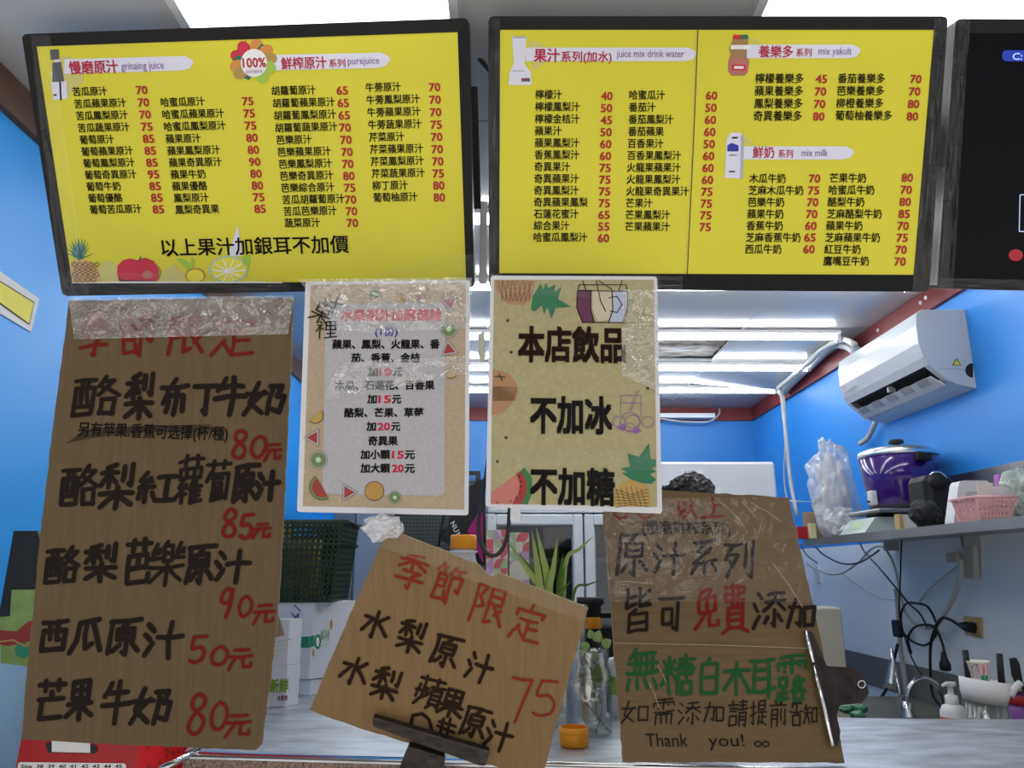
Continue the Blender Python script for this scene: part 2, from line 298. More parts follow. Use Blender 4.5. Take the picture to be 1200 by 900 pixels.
class Plane:
    """a sign's own plane: centre and tilt; photo points are dropped onto it along the view ray"""
    def __init__(s, pos, rx, rz, ry):
        s.o = V(pos) + V((0, 0, CH)); m = Matrix.Rotation(R(rz), 3, 'Z') @ Matrix.Rotation(R(rx), 3, 'X') @ Matrix.Rotation(R(ry), 3, 'Y')
        s.u, s.v = m @ V((1, 0, 0)), m @ V((0, 0, 1)); s.n = m @ V((0, -1, 0))
    def loc(s, x, y):
        r = ray(x, y); t = (s.o-O).dot(s.n)/r.dot(s.n); p = O + r*t - s.o; return p.dot(s.u), p.dot(s.v)
    def w(s, u, v, off=0): return s.o + s.u*u + s.v*v + s.n*off
    def px(s, x, y, off=0): u, v = s.loc(x, y); return s.w(u, v, off)
    def poly(s, mb, pts, m, off=.001): return mb.add([s.px(x, y, off) for x, y in pts], [tuple(range(len(pts)))], m)
    def slab(s, mb, pts, m, off, th, em=None):
        n = len(pts); a = [s.px(x, y, off) for x, y in pts]; b = [p - s.n*th for p in a]
        mb.add(a, [tuple(range(n))], m); mb.add(b, [tuple(range(n-1, -1, -1))], m)
        return mb.add(a+b, [(i, i+n, (i+1) % n+n, (i+1) % n) for i in range(n)], em or m)
    def disc(s, mb, x, y, rx, ry, m, off=.001, n=20, rot=0, a0=0, a1=360):
        pts = [] if a1-a0 >= 360 else [(x, y)]
        for i in range(n + (a1-a0 < 360)):
            t = R(a0 + (a1-a0)*i/n); a, b = rx*math.cos(t), ry*math.sin(t); pts.append((x+a*math.cos(rot)-b*math.sin(rot), y+a*math.sin(rot)+b*math.cos(rot)))
        return s.poly(mb, pts, m, off)
    def line(s, mb, pts, wd, m, off=.0015, caps=True):
        """marker stroke: photo points, width in photo pixels"""
        u0, v0 = s.loc(*pts[0]); u1, v1 = s.loc(pts[0][0]+1, pts[0][1]); h = wd*.5*math.hypot(u1-u0, v1-v0)
        L = [V(s.loc(*p)) for p in pts]
        for a, b in zip(L, L[1:]):
            s.k = (getattr(s, 'k', 0)+1) % 16; e = off+s.k*2e-5; d = b-a
            if d.length < 1e-6: continue
            q = V((-d.y, d.x)).normalized()*h
            mb.add([s.w(*(a+q), e), s.w(*(a-q), e), s.w(*(b-q), e), s.w(*(b+q), e)], [(0, 1, 2, 3)], m)
        if caps:
            for a in L:
                s.k = (s.k+1) % 16 if hasattr(s, 'k') else 0; e = off+s.k*2e-5-1e-5
                mb.add([s.w(a.x+h*math.cos(i*math.pi/4), a.y+h*math.sin(i*math.pi/4), e) for i in range(8)], [tuple(range(8))], m)
    def hand(s, mb, ch, x0, y0, x1, y1, wd, m, ang=0, slant=0, off=.0015):
        """one handwritten character in the box, gently uneven"""
        cx, cy, W, H = (x0+x1)/2, (y0+y1)/2, x1-x0, y1-y0; ca, sa = math.cos(R(ang)), math.sin(R(ang)); sd = rnd.random()*50
        for st in strokes(ch):
            q = [V((a, b)) for a, b in st]
            if ch in '0895' and len(q) > 3: q = spline([V((p.x, p.y, 0)) for p in q], 3)
            elif len(q) == 2: mid = (q[0]+q[1])/2; d = q[1]-q[0]; q = [q[0], mid + V((-d.y, d.x))*rnd.uniform(-.05, .05), q[1]]
            out = []
            for p in q:
                jx = noise.noise(V((p.x*2.2+sd, p.y*2.2, sd)))*.05; jy = noise.noise(V((p.x*2.2, p.y*2.2+sd, sd+9)))*.05
                a = (p.x+jx-.5)*W - slant*(p.y-.5)*H; b = (p.y+jy-.5 - .06*(p.x-.5))*H
                out.append((cx+a*ca-b*sa, cy+a*sa+b*ca))
            s.line(mb, out, wd*rnd.uniform(.9, 1.08), m, off)
    def text(s, mb, txt, x0, yc, x1, h, m, bold=.0, ref='C', off=.0012):
        """printed line: left x, centre y, right x and glyph height, all photo pixels, laid level on the sign"""
        vs, fs = glyphs(txt)
        if not vs: return
        a, b = {'C': REF_C, 'D': REF_D, 'L': REF_L}[ref]; mx0, mx1 = min(p[0] for p in vs), max(p[0] for p in vs)
        u0, v0 = s.loc(x0, yc); u1, v1 = s.loc(x0+1, yc); u2, v2 = s.loc(x0, yc+1); su, sv = u1-u0, abs(v2-v0)
        k = su*(x1-x0)/(mx1-mx0); kv = sv*h/(b-a)
        for dx, dy in (((0, 0),) if not bold else ((-1, -1), (1, -1), (1, 1), (-1, 1), (0, 0))):
            e = off if not (dx or dy) else off-.00008*(3+dx+2*dy)
            mb.add([s.w(u0+(x-mx0+dx*bold)*k, v0+(y-(a+b)/2+dy*bold)*kv, e) for x, y in vs], fs, m)

# ================================================================== THE ROOM
XL, XR, YB, YF, ZC = -1.17, 1.72, 5.3, .35, 1.12+CH
def struct(mb, name, parent=None): return mb.build(name, parent, kind='structure')
mb = MB().box((XL-.1, -1.5, -.05), (XR+.1, YB+.1, 0), M['floor']); struct(mb, 'floor')
struct(MB().box((-7, -9, -.12), (7, -1.5, -.02), M['street']), 'street_pavement')
wl = wall_mat('left_wall_paint_lit_below', 1.35, (.02, .37, .95), (.40, .66, .92)); wr = wall_mat('right_wall_paint_lit_below', CH+.13, (.03, .30, .84), (.86, .92, .97)); wb = wall_mat('back_wall_paint', .2, (.015, .20, .56), (.3, .4, .6))  # paler lower tone of the side walls has the light painted in
mb = MB().box((XL-.1, 1.40, 0), (XL, YB, ZC+.1), wl); struct(mb, 'wall_left')
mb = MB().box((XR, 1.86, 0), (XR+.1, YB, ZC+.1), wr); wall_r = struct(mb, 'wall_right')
mb = MB().box((XL-.1, YB, 0), (XR+.1, YB+.1, ZC+.1), wb); struct(mb, 'wall_back')
TB = 1.03+CH
struct(MB().box((XL, 1.40, TB), (XL+.02, YB, ZC-.002), M['brown_trim']), 'trim_left')
t = struct(MB().box((XR-.02, 1.86, TB), (XR, YB, ZC-.002), M['red_trim']), 'trim_right')
for px_, py_ in [(957+22, 396), (1029, 387), (1079, 355), (1085, 349)]:
    if px_ < 1000: continue
    c = onX(px_, py_, XR-.02); MB().lathe([(0, -.006), (.008, -.004), (.009, 0)], c, M['white'], 10, 'X').build('screw_cap', t)
struct(MB().box((XL+.02, YB-.02, TB), (XR-.02, YB, ZC-.002), M['red_trim']), 'trim_back')
# ceiling: slab, grid bars and single tiles
ceil = struct(MB().box((XL-.1, -.6, ZC+.06), (XR+.1, YB+.1, ZC+.1), M['dark']), 'ceiling')
gx = [-1.17, -.70, -.10, .50, 1.11, 1.72]; gy = [3.46+.57*k for k in range(-8, 4)]; gy = [y for y in gy if y > -.55]; gy[-1] = 5.3 if gy[-1] > 5.0 else gy[-1]
if gy[-1] < 5.29: gy.append(5.3)
bars = MB()
for x in gx[1:-1]: bars.box((x-.005, gy[0], ZC-.001), (x+.005, YB, ZC+.01), M['tile'])
for y in gy[1:-1]: bars.box((XL, y-.005, ZC+.004), (XR, y+.005, ZC+.012), M['grid'])
bars.build('ceiling_grid', ceil)
for i in range(5):
    for j in range(len(gy)-1):
        x0, x1, y0, y1 = gx[i]+.004, gx[i+1]-.004, gy[j]+.005, gy[j+1]-.005
        yc = (y0+y1)/2
        lit = i in (1, 3) and (1.18 < yc < 1.74 or .03 < yc < .6)  # row nearer the street is unseen, added to light the screen fronts
        if lit:
            side = 'left' if i == 1 else 'right'; where = 'above the menu screens' if yc > 1 else 'added out of view over the camera to light the screens'
            p = thing('ceiling_panel_light', ((x0+x1)/2, yc, ZC), 'square white lit LED panel %s, the one by the %s wall' % (where, side), 'ceiling light')
            f = MB()
            for a, b in (((x0, y0), (x1, y0+.02)), ((x0, y1-.02), (x1, y1)), ((x0, y0), (x0+.02, y1)), ((x1-.02, y0), (x1, y1))): f.box((*a, ZC), (*b, ZC+.02), M['white'])
            f.build('panel_frame', p); MB().box((x0+.02, y0+.02, ZC+.004), (x1-.02, y1-.02, ZC+.016), M['led']).build('diffuser', p)
            continue
        m = M['tile']; mb = MB()
        if i == 3 and 3.46 < yc < 4.03:      # the peeling, stained tile
            n = 12; vs = []; fs = []
            for a in range(n+1):
                for b in range(n+1):
                    X = x0+(x1-x0)*a/n; Y = y0+(y1-y0)*b/n; vs.append((X, Y, ZC+.02+.014*noise.noise(V((X*6, Y*22, 3)))))
            for a in range(n):
                for b in range(n): k = a*(n+1)+b; fs.append((k, k+1, k+n+2, k+n+1))
            mb.add(vs, fs, M['tile_bad'])
        elif i == 4 and 4.03 < yc < 4.6:     # sagging tile with a dark gap
            a = [(x0, y0, ZC), (x1, y0, ZC), (x1, y1-.03, ZC-.045), (x0, y1-.03, ZC+.0)]; mb.prism([V(p) for p in a], (0, 0, .006), m)
        else: mb.box((x0, y0, ZC+.001), (x1, y1, ZC+.008), m)
        mb.build('ceiling_tile', ceil)
# fluorescent battens
spots = [(2.25, .38, 1.58, 'front'), (2.84, .38, 1.58, 'second'), (3.50, .38, 1.58, 'third'), (4.08, .45, 1.66, 'fourth'), (4.62, .45, 1.66, 'farthest')]
for Y, a, b, nm in spots:
    for sh, sd in ((0, 'right'), (-1.24, 'left')):
        p = thing('tube_light', ((a+b)/2+sh, Y, ZC-.035), 'lit white ceiling tube light, %s row, %s one of the pair' % (nm, sd), 'ceiling light', 'ceiling tube lights')
        MB().tube([(a+sh+.02, Y, ZC-.033), (b+sh-.02, Y, ZC-.033)], .0135, M['tube'], 12).build('tube', p)
        MB().box((a+sh, Y-.022, ZC-.019), (b+sh, Y+.022, ZC-.002), M['white']).build('batten', p)
        for x in (a+sh, b+sh-.02): MB().box((x, Y-.012, ZC-.05), (x+.02, Y+.012, ZC-.019), M['white']).build('tube_holder', p)

# ================================================================== MENU SCREENS
P1, P2 = Plane((-.526, 1.436, .818), 26.8, -2.8, -.1), Plane((.408, 1.381, .806), 21.1, -.3, .1)
P3 = Plane((1.325, 1.38, .80), 21.1, -1.5, .1)
def ring(pl, mb, outer, inner, m, off, th):
    a = [pl.px(*p, off) for p in outer]; b = [pl.px(*p, off-.003) for p in inner]; c = [p-pl.n*th for p in a]; d = [p-pl.n*.012 for p in b]
    for i in range(4):
        j = (i+1) % 4; mb.quad(a[i], a[j], b[j], b[i], m); mb.quad(a[i], c[i], c[j], a[j], m); mb.quad(b[i], b[j], d[j], d[i], m)
    mb.add(c, [(3, 2, 1, 0)], m)
def rounded(pts, r, n=4):
    out = []; k = len(pts)
    for i in range(k):
        p, a, b = V(pts[i]), V(pts[i-1]), V(pts[(i+1) % k]); da, db = (a-p).normalized()*r, (b-p).normalized()*r
        for q in range(n+1): t = q/n; out.append(tuple((p+da)*(1-t)**2 + p*2*t*(1-t) + (p+db)*t*t))
    return out
def screen(pl, outer, inner, label, hang, bulge=.045):
    c = pl.o; t = thing('menu_tv', c, label, 'screen', None)
    mb = MB(); o = rounded(outer, 7); n = len(o); per = n//4
    a = [pl.px(*p, .0) for p in o]; back = [q-pl.n*.032 for q in a]; inn = [pl.px(*p, -.004) for p in inner]; ind = [q-pl.n*.006 for q in inn]
    for k in range(n):
        j = (k+1) % n; mb.quad(a[k], back[k], back[j], a[j], M['black'])
        i0, i1 = k//per, j//per % 4
        if i0 == i1: mb.add([a[k], a[j], inn[i0]], [(0, 1, 2)], M['black'])
        else: mb.quad(a[k], a[j], inn[i1], inn[i0], M['black'])
    for k in range(4): j = (k+1) % 4; mb.quad(inn[k], inn[j], ind[j], ind[k], M['black'])
    mb.add(back, [tuple(range(n-1, -1, -1))], M['black']); mb.build('bezel', t)
    mb = MB(); us = [(-.30, -.17), (.30, -.17), (.30, .17), (-.30, .17)]
    mb.prism([pl.w(u, v, -.033) for u, v in us], -pl.n*bulge, M['blackm']); mb.build('rear_casing', t)
    for u in hang:
        mb = MB(); q = pl.w(u, .05, -.09); mb.box((q.x-.012, q.y-.012, q.z), (q.x+.012, q.y+.012, ZC-.002), M['blackm']); mb.prism([pl.w(u-.04, -.1, -.079), pl.w(u+.04, -.1, -.079), pl.w(u+.04, .15, -.079), pl.w(u-.04, .15, -.079)], -pl.n*.012, M['blackm']); mb.build('ceiling_mount', t)
    return t
def poster(pl, inner, t, m): return pl.slab(MB(), inner, m, -.005, .002).build('yellow_poster' if m is M['yellow'] else 'display', t)
def column(pl, ink, red, rows, a, b, pa, pb, pitch, ph=9.6, pw=13):
    A, B, C, D = [V(pl.loc(*p)) for p in (a, b, pa, pb)]; n = len(rows)
    def back(uv):
        w_ = pl.w(uv.x, uv.y) - O; F_ = w_.y*cp*1 + w_.z*sp_ if False else None
        X = w_.x*cy_ + w_.y*sy_; Yv = -w_.x*sy_ + w_.y*cy_; Fz = Yv*cp + w_.z*sp_; U = -Yv*sp_ + w_.z*cp
        return 600+F*X/Fz, 450-F*U/Fz
    for i, r in enumerate(rows):
        name, price = r.rsplit(' ', 1); t = i/(n-1)
        row = MB(); x, y = back(A.lerp(B, t)); pl.text(row, name, x, y, x+pitch*len(name)-.8, pitch*.98, M['ink'], .012)
        x, y = back(C.lerp(D, t)); pl.text(row, price, x, y, x+pw, ph, M['red'], .022, 'D'); row.build('menu_row', ink)
def pill(pl, mb, x0, y0, x1, y1, slope, m, off=-.0042):
    h = (y1-y0); pts = [(x0, y0), (x1-h*.6, y0+slope*(x1-x0)), (x1-h*.1, y0+h*.25+slope*(x1-x0)), (x1, y0+h*.45+slope*(x1-x0)), (x1-h*.3, y1-h*.12+slope*(x1-x0)), (x1-h*.9, y1+slope*(x1-x0)), (x0, y1)]
    pl.poly(mb, pts, m, off)

# --- left screen
T1 = screen(P1, [(25, 40), (549, 21), (556, 338), (73, 347)], [(41, 54), (536, 37), (546, 330), (83, 332)], 'black framed tilted menu screen with yellow poster, nearest the left blue wall', (-.25, .42))
in1 = [(41, 54), (536, 37), (546, 330), (83, 332)]; poster(P1, in1, T1, M['yellow'])
art = MB(); OFA = -.0044
pill(P1, art, 74, 69, 226, 86, -.025, M['lilac']); pill(P1, art, 318, 64, 457, 82, -.02, M['lilac'])
P1.poly(art, [(57, 75), (70, 66), (82, 66), (96, 77), (96, 94), (84, 108), (70, 112)], M['cream'], -.0045)
art.build('heading_banner', T1); art = MB()
for c, pts in [('lilac', [(58, 96), (76, 94), (78, 115), (61, 117)]), ('water', [(57, 58), (67, 57), (68, 69), (58, 70)]), ('lilac', [(62, 69), (68, 69), (69, 73), (63, 73)]), ('water', [(60, 73), (70, 72), (74, 95), (60, 96)]), ('ink', [(68, 95), (70, 95), (71, 117), (69, 117)]), ('lilac', [(58, 84), (62, 84), (63, 92), (59, 92)]), ('ink', [(61, 110), (65, 110), (65, 112), (61, 112)])]:
    P1.poly(art, pts, M[c], OFA+.0003*(1 if c in ('lilac',) else 2))
art.build('juicer_picture', T1); art = MB()
# 100% badge with fruit round it
for i, (c, a) in enumerate([('crim', 200), ('crim', 235), ('orangeprint', 280), ('orangeprint', 320), ('deepgreen', 300), ('pineap', 350), ('lime', 20), ('orangeprint', 165), ('deepgreen', 110), ('lime', 60), ('pineap', 140), ('deepgreen', 190)]):
    r = R(a); x, y = 296+19*math.cos(r), 72+19*math.sin(r)
    if c == 'deepgreen': P1.poly(art, [(x-5, y+1), (x, y-5), (x+6, y-2), (x+1, y+4)], M[c], OFA+.0002*i*.3)
    else: P1.disc(art, x, y, 9.5, 7.5, M[c], OFA+.0001*i, 12, r)
P1.poly(art, [(277, 58), (287, 47), (292, 58), (283, 66)], M['crim'], OFA+.0014)
P1.disc(art, 297, 73.5, 15.5, 16.5, M['whitep'], -.0028, 24)
art.build('fruit_badge', T1); art = MB()
# fruit along the foot of the poster
pineL = [(84, 331), (80, 316), (83, 306), (92, 304), (104, 306), (113, 313), (119, 331)]
P1.poly(art, pineL, mat('pineapple_skin_print', (.62, .40, .16), .5), OFA+.0004)
for i in range(12):
    a = R(200+i*13); P1.poly(art, [(93+3*math.cos(a+1.5), 302), (92+24*math.cos(a)*.8, 304+26*math.sin(a)), (93-3*math.cos(a+1.5), 305)], mat('pine_crown', (.03, .14, .16), .5) if i % 2 else mat('pine_crown_light', (.10, .28, .24), .5), OFA+.0006+.0001*(i % 3))
for i in range(4):
    for j in range(5):
        x, y = 86+j*6.6+(i % 2)*3, 310+i*6
        if x < 114: P1.line(art, [(x-3, y), (x, y-3), (x+3, y), (x, y+3), (x-3, y)], .7, M['stem'], -.0030, False)
art.build('pineapple_picture', T1); art = MB()
P1.disc(art, 125, 320, 13, 14, M['cream'], OFA+.0002); P1.disc(art, 176, 320, 12, 12, M['pineap'], OFA+.0002); P1.poly(art, [(186, 331), (192, 316), (204, 309), (215, 322), (214, 331)], M['cream'], OFA+.0005)
art.build('fruit_chunk_picture', T1); art = MB()
P1.poly(art, [(139, 331), (136, 320), (137, 311), (143, 305), (151, 303), (160, 305), (169, 302), (179, 306), (184, 315), (185, 325), (182, 331)], M['crim'], OFA+.001)
P1.poly(art, [(139, 331), (137, 322), (141, 328), (182, 329), (182, 331)], M['grape'], OFA+.0012); P1.disc(art, 172, 322, 6, 5, M['melon'], OFA+.0012, 12); P1.line(art, [(162, 307), (164, 301)], 1.2, M['stem'], OFA+.0014)
art.build('apple_picture', T1); art = MB()
P1.poly(art, [(221, 322), (218, 316), (205, 303), (214, 303), (221, 310), (224, 301), (227, 308), (224, 318)], M['lime'], OFA+.0008)
P1.disc(art, 228, 323, 12, 9, M['pineap'], OFA+.0009); P1.disc(art, 228, 323.5, 10, 7.5, M['yell'], OFA+.001)
art.build('lemon_picture', T1); art = MB()
P1.disc(art, 267, 316, 23, 16.5, M['palegreen'], OFA+.0009, 24); P1.disc(art, 267, 316, 20, 14, M['yell'], OFA+.001, 24)
for i in range(10): a = R(i*36); P1.line(art, [(267, 318), (267+19*math.cos(a), 317+13*math.sin(a))], 1.5, M['whitep'], OFA+.0012)
P1.poly(art, [(266, 300), (278, 264), (283, 300)], M['lilac'], -.0043); P1.poly(art, [(283, 302), (291, 298), (293, 308), (289, 314), (284, 309)], M['lime'], OFA+.001)
P1.poly(art, [(83, 331.5), (140, 330), (300, 330), (330, 331), (330, 332), (83, 332)], M['whitep'], OFA+.0015)
art.build('lime_picture', T1)
ink, red = MB(), MB(); K = -.0032
_t = Plane.text
def wtext(pl, mb, *a, **k): k.setdefault('off', -.0032); _t(pl, mb, *a, **k)
class Scr(Plane): pass
for p in (P1, P2, P3): p.text = (lambda pl: (lambda mb, *a, **k: wtext(pl, mb, *a, **k)))(p)
P1.text(red, '慢磨原汁', 80, 79.5, 137, 14.5, M['crim'], .02); P1.text(red, 'grinaing juice', 141, 78.5, 191, 6, M['purple'], 0, 'L')
P1.text(red, '鮮榨原汁', 329, 74.5, 382, 13.5, M['crim'], .015); P1.text(red, '系列', 385, 74, 404, 9, M['crim'], .01); P1.text(red, 'purejuice', 407, 72.5, 444, 5.5, M['purple'], 0, 'L')
P1.text(red, '100%', 284, 73.5, 311, 11, M['crim'], .02, 'D', off=-.0022); P1.text(red, 'purejuice', 288, 84, 307, 3.4, M['purple'], 0, 'L', off=-.0022)
column(P1, T1, None, "苦瓜原汁 70|苦瓜蘋果原汁 70|苦瓜鳳梨原汁 70|苦瓜蔬果原汁 75|葡萄原汁 85|葡萄蘋果原汁 85|葡萄鳳梨原汁 85|葡萄奇異原汁 95|葡萄牛奶 85|葡萄優酪 85|葡萄苦瓜原汁 85".split('|'), (84, 107.5), (104, 246), (158.5, 105.5), (178, 245.5), 10.2)
column(P1, T1, None, "哈蜜瓜原汁 75|哈蜜瓜蘋果原汁 75|哈蜜瓜鳳梨原汁 75|蘋果原汁 80|蘋果鳳梨原汁 80|蘋果奇異原汁 90|蘋果牛奶 80|蘋果優酪 80|鳳梨原汁 75|鳳梨奇異果 85".split('|'), (187.5, 120), (204.5, 246), (283, 118.5), (297.5, 245), 10.4)
column(P1, T1, None, "胡蘿蔔原汁 65|胡蘿蔔蘋果原汁 65|胡蘿蔔鳳梨原汁 65|胡蘿蔔蔬果原汁 70|芭樂原汁 70|芭樂蘋果原汁 70|芭樂鳳梨原汁 70|芭樂奇異原汁 80|芭樂綜合原汁 75|苦瓜胡蘿蔔原汁 70|苦瓜芭樂原汁 70|蔬菜原汁 70".split('|'), (317.5, 106.5), (333, 261.7), (394, 106), (406, 261.5), 10.5)
column(P1, T1, None, "牛蒡原汁 70|牛蒡鳳梨原汁 70|牛蒡蘋果原汁 70|牛蒡蔬果原汁 75|芹菜原汁 70|芹菜蘋果原汁 70|芹菜鳳梨原汁 70|芹菜蔬果原汁 75|柳丁原汁 80|葡萄柚原汁 80".split('|'), (428, 102.5), (437, 231.7), (502.5, 102), (508, 231.5), 10.5)
P1.text(ink, '以上果汁加銀耳不加價', 188, 291, 406, 19.5, M['ink'], .012)
ink.build('footer_line', T1); red.build('heading_text', T1)
# --- middle screen
T2 = screen(P2, [(572, 19), (1111, 19), (1089, 342), (573, 339)], [(586, 34), (1096, 34), (1072, 322), (585, 320)], 'black framed menu screen with two-column yellow poster, middle one of three', (-.36, .36))
poster(P2, [(586, 34), (1096, 34), (1072, 322), (585, 320)], T2, M['yellow'])
art = MB()
pill(P2, art, 616, 55, 817, 71, 0, M['lilac']); pill(P2, art, 876, 51.5, 1010, 67.5, 0, M['lilac']); pill(P2, art, 868, 171, 1002, 186.5, 0, M['lilac'])
art.build('heading_banner', T2); art = MB()
P2.poly(art, [(620, 47), (635, 50), (646, 60), (640, 72), (625, 82)], M['cream'], -.0045)
for c, pts, o in [('lilac', [(600, 42), (617, 42), (615, 73), (602, 73)], 0), ('lilac', [(602, 73), (614, 73), (622, 84), (623, 99), (596, 99), (597, 85)], 1), ('skyp', [(601, 42), (616, 42), (616, 44), (601, 44)], 3), ('water', [(611, 91), (621, 91), (621, 95), (611, 95)], 3), ('crim', [(611, 92), (615, 92), (615, 94), (611, 94)], 5), ('skyp', [(600, 82), (615, 82), (615, 83), (600, 83)], 3)]:
    P2.poly(art, pts, M[c], -.0043+.0003*o)
art.build('blender_picture', T2); art = MB()
# drink bottle and milk carton pictures
for c, pts, o in [('orfade', [(860, 45), (877, 45), (879, 56), (876, 62), (879, 72), (877, 84), (873, 88), (858, 88), (854, 83), (854, 72), (857, 63), (855, 56)], 0), ('melon', [(855, 68), (878, 68), (877, 84), (873, 87), (858, 87), (854, 83)], 1), ('red', [(860, 40), (869, 40), (869, 45), (859, 45)], 2), ('deepgreen', [(869, 40), (877, 40), (878, 45), (869, 45)], 2), ('whitep', [(857, 52), (879, 52), (879, 57), (857, 57)], 2), ('crim', [(858, 75), (875, 75), (875, 82), (858, 82)], 3), ('whitep', [(861, 77), (872, 77), (872, 80), (861, 80)], 4),
                  ('lilac', [(857, 155), (870, 155), (873, 162), (871, 209), (850, 208), (852, 163)], 0), ('skyp', [(870, 155), (873, 162), (871, 209), (868, 209), (869, 163)], 2), ('navy', [(853, 170), (858, 167), (866, 170), (866, 177), (853, 177)], 3), ('water', [(855, 181), (864, 181), (864, 182), (855, 182)], 3), ('ink', [(859, 160), (866, 160), (864, 162), (858, 162)], 3), ('ink', [(855, 200), (862, 200), (862, 201.5), (855, 201.5)], 3)]:
    if pts[0] == (857, 155): art.build('drink_bottle_picture', T2); art = MB()
    P2.poly(art, pts, M[c], -.0043+.0003*o)
for x, y in [(880, 48), (872, 165)]: P2.line(art, [(x-3, y-4), (x+5, y-2), (x+12, y+5)], 2.5, M['cream'], -.0044)
art.build('milk_carton_picture', T2)
ln = MB(); P2.line(ln, [(818.5, 34), (814, 150), (806, 321)], 1.1, M['stem'], -.0042, False); P2.line(ln, [(816.5, 34), (812, 150), (804, 321)], .5, M['cream'], -.0042, False); ln.build('poster_seam', T2)
ink, red = MB(), MB()
P2.text(red, '果汁', 626, 64.5, 656, 15, M['crim'], .022); P2.text(red, '系列(加水)', 658, 66, 717, 12, M['crim'], .015); P2.text(red, 'juice mix drink water', 723, 63.5, 802, 5.6, M['purple'], 0, 'L')
P2.text(red, '養樂多', 890, 60, 930, 13.5, M['crim'], .015); P2.text(red, '系列', 934, 61, 952, 9, M['crim'], .01); P2.text(red, 'mix yakult', 960, 60.5, 999, 5.6, M['purple'], 0, 'L')
P2.text(red, '鮮奶', 883, 178.5, 908, 13, M['crim'], .012); P2.text(red, '系列', 913, 180, 930, 9, M['crim'], .01); P2.text(red, 'mix milk', 940, 180, 971, 5.4, M['purple'], 0, 'L')
column(P2, T2, None, "檸檬汁 40|檸檬鳳梨汁 50|檸檬金桔汁 45|蘋果汁 50|蘋果鳳梨汁 60|香蕉鳳梨汁 60|奇異果汁 75|奇異蘋果汁 75|奇異鳳梨汁 75|奇異蘋果鳳梨 75|石蓮花蜜汁 65|綜合果汁 55|哈蜜瓜鳳梨汁 60".split('|'), (627.5, 110.5), (625.5, 278), (705, 112), (701, 279), 10.6)
column(P2, T2, None, "哈蜜瓜汁 60|番茄汁 50|番茄鳳梨汁 60|番茄蘋果 60|百香果汁 50|百香果鳳梨汁 60|火龍果蘋果汁 60|火龍果鳳梨汁 60|火龍果奇異果汁 75|芒果汁 75|芒果鳳梨汁 75|芒果蘋果汁 75".split('|'), (738, 111), (733, 265.5), (828, 111.5), (820.5, 266), 10.6)
column(P2, T2, None, "檸檬養樂多 45|蘋果養樂多 70|鳳梨養樂多 70|奇異養樂多 80".split('|'), (886, 91.5), (884, 135.5), (957, 92), (954, 136), 11.5)
column(P2, T2, None, "番茄養樂多 70|芭樂養樂多 70|柳橙養樂多 80|葡萄柚養樂多 80".split('|'), (983, 91.5), (980, 135), (1068, 92), (1064, 136), 11.2)
column(P2, T2, None, "木瓜牛奶 70|芝麻木瓜牛奶 75|芭樂牛奶 70|蘋果牛奶 70|香蕉牛奶 60|芝麻香蕉牛奶 65|西瓜牛奶 60".split('|'), (879, 209), (874, 292), (949, 209), (942.5, 292), 10.8)
column(P2, T2, None, "芒果牛奶 80|哈蜜瓜牛奶 70|酪梨牛奶 80|芝麻酪梨牛奶 85|蘋果牛奶 70|芝麻蘋果牛奶 75|紅豆牛奶 70|鷹嘴豆牛奶 70".split('|'), (973.5, 208.5), (966, 306), (1058, 208), (1049.5, 306.5), 10.8)
red.build('heading_text', T2)
# --- right screen, mostly off frame
T3 = screen(P3, [(1120, 22), (1690, 24), (1640, 352), (1098, 338)], [(1134, 38), (1674, 40), (1626, 336), (1113, 326)], 'dark switched-on screen cut off by the right edge of the picture', (-.36, .3))
poster(P3, [(1134, 38), (1674, 40), (1626, 336), (1113, 326)], T3, M['screen'])
ui = MB(); P3.poly(ui, rounded([(1176, 58), (1290, 59), (1290, 72), (1176, 71)], 6), M['blueui'], -.0044); P3.text(ui, 'C:1', 1188, 65.5, 1204, 8, M['uitext'], .01, 'D'); P3.disc(ui, 1192, 299, 8.5, 7, M['uired'], -.0044)
P3.line(ui, [(1212, 228), (1197, 228), (1196, 271), (1260, 272)], 1, M['uitext'], -.0044, False); ui.build('screen_graphics', T3)

# clear stretch wrap and tape round the screens
def sheet(pl, quad, m, off, nu, nv, amp, name, parent=None, label=None, cat=None, seed=0, group=None):
    q = [V(p) for p in quad]; vs = []; fs = []
    for i in range(nu+1):
        for j in range(nv+1):
            a, b = i/nu, j/nv; p = q[0].lerp(q[1], a).lerp(q[3].lerp(q[2], a), b)
            ed = 0 if (0 < i < nu and 0 < j < nv) else 1
            p = p + V((rnd.uniform(-1.5, 1.5), rnd.uniform(-1.5, 1.5)))*(1-ed)
            vs.append(pl.px(p.x, p.y, off + amp*abs(noise.noise(V((a*nu*.45+seed, b*nv*.6, seed))))*(1 if not ed else .4)))
    for i in range(nu):
        for j in range(nv): k = i*(nv+1)+j; fs.append((k, k+nv+1, k+nv+2, k+1))
    mb = MB().add(vs, fs, m); return mb.build(name, parent, label, cat, group)
for pl, T, qs in ((P1, T1, [[(55, 318), (330, 322), (350, 350), (75, 352)], [(500, 300), (556, 298), (560, 345), (360, 348)], [(36, 42), (60, 42), (105, 346), (72, 350)]]),
                  (P2, T2, [[(572, 22), (586, 22), (588, 340), (573, 340)], [(1094, 22), (1110, 22), (1088, 344), (1068, 344)], [(574, 322), (800, 324), (800, 342), (574, 341)]]),
                  (P3, T3, [[(1118, 22), (1136, 22), (1116, 340), (1094, 340)], [(1100, 326), (1300, 330), (1300, 342), (1100, 340)]])):
    for k, q in enumerate(qs): sheet(pl, q, M['wrap'], .002, 14, 14, .007, 'plastic_wrap', T, seed=k*3+pl.rz if hasattr(pl, 'rz') else k*3)

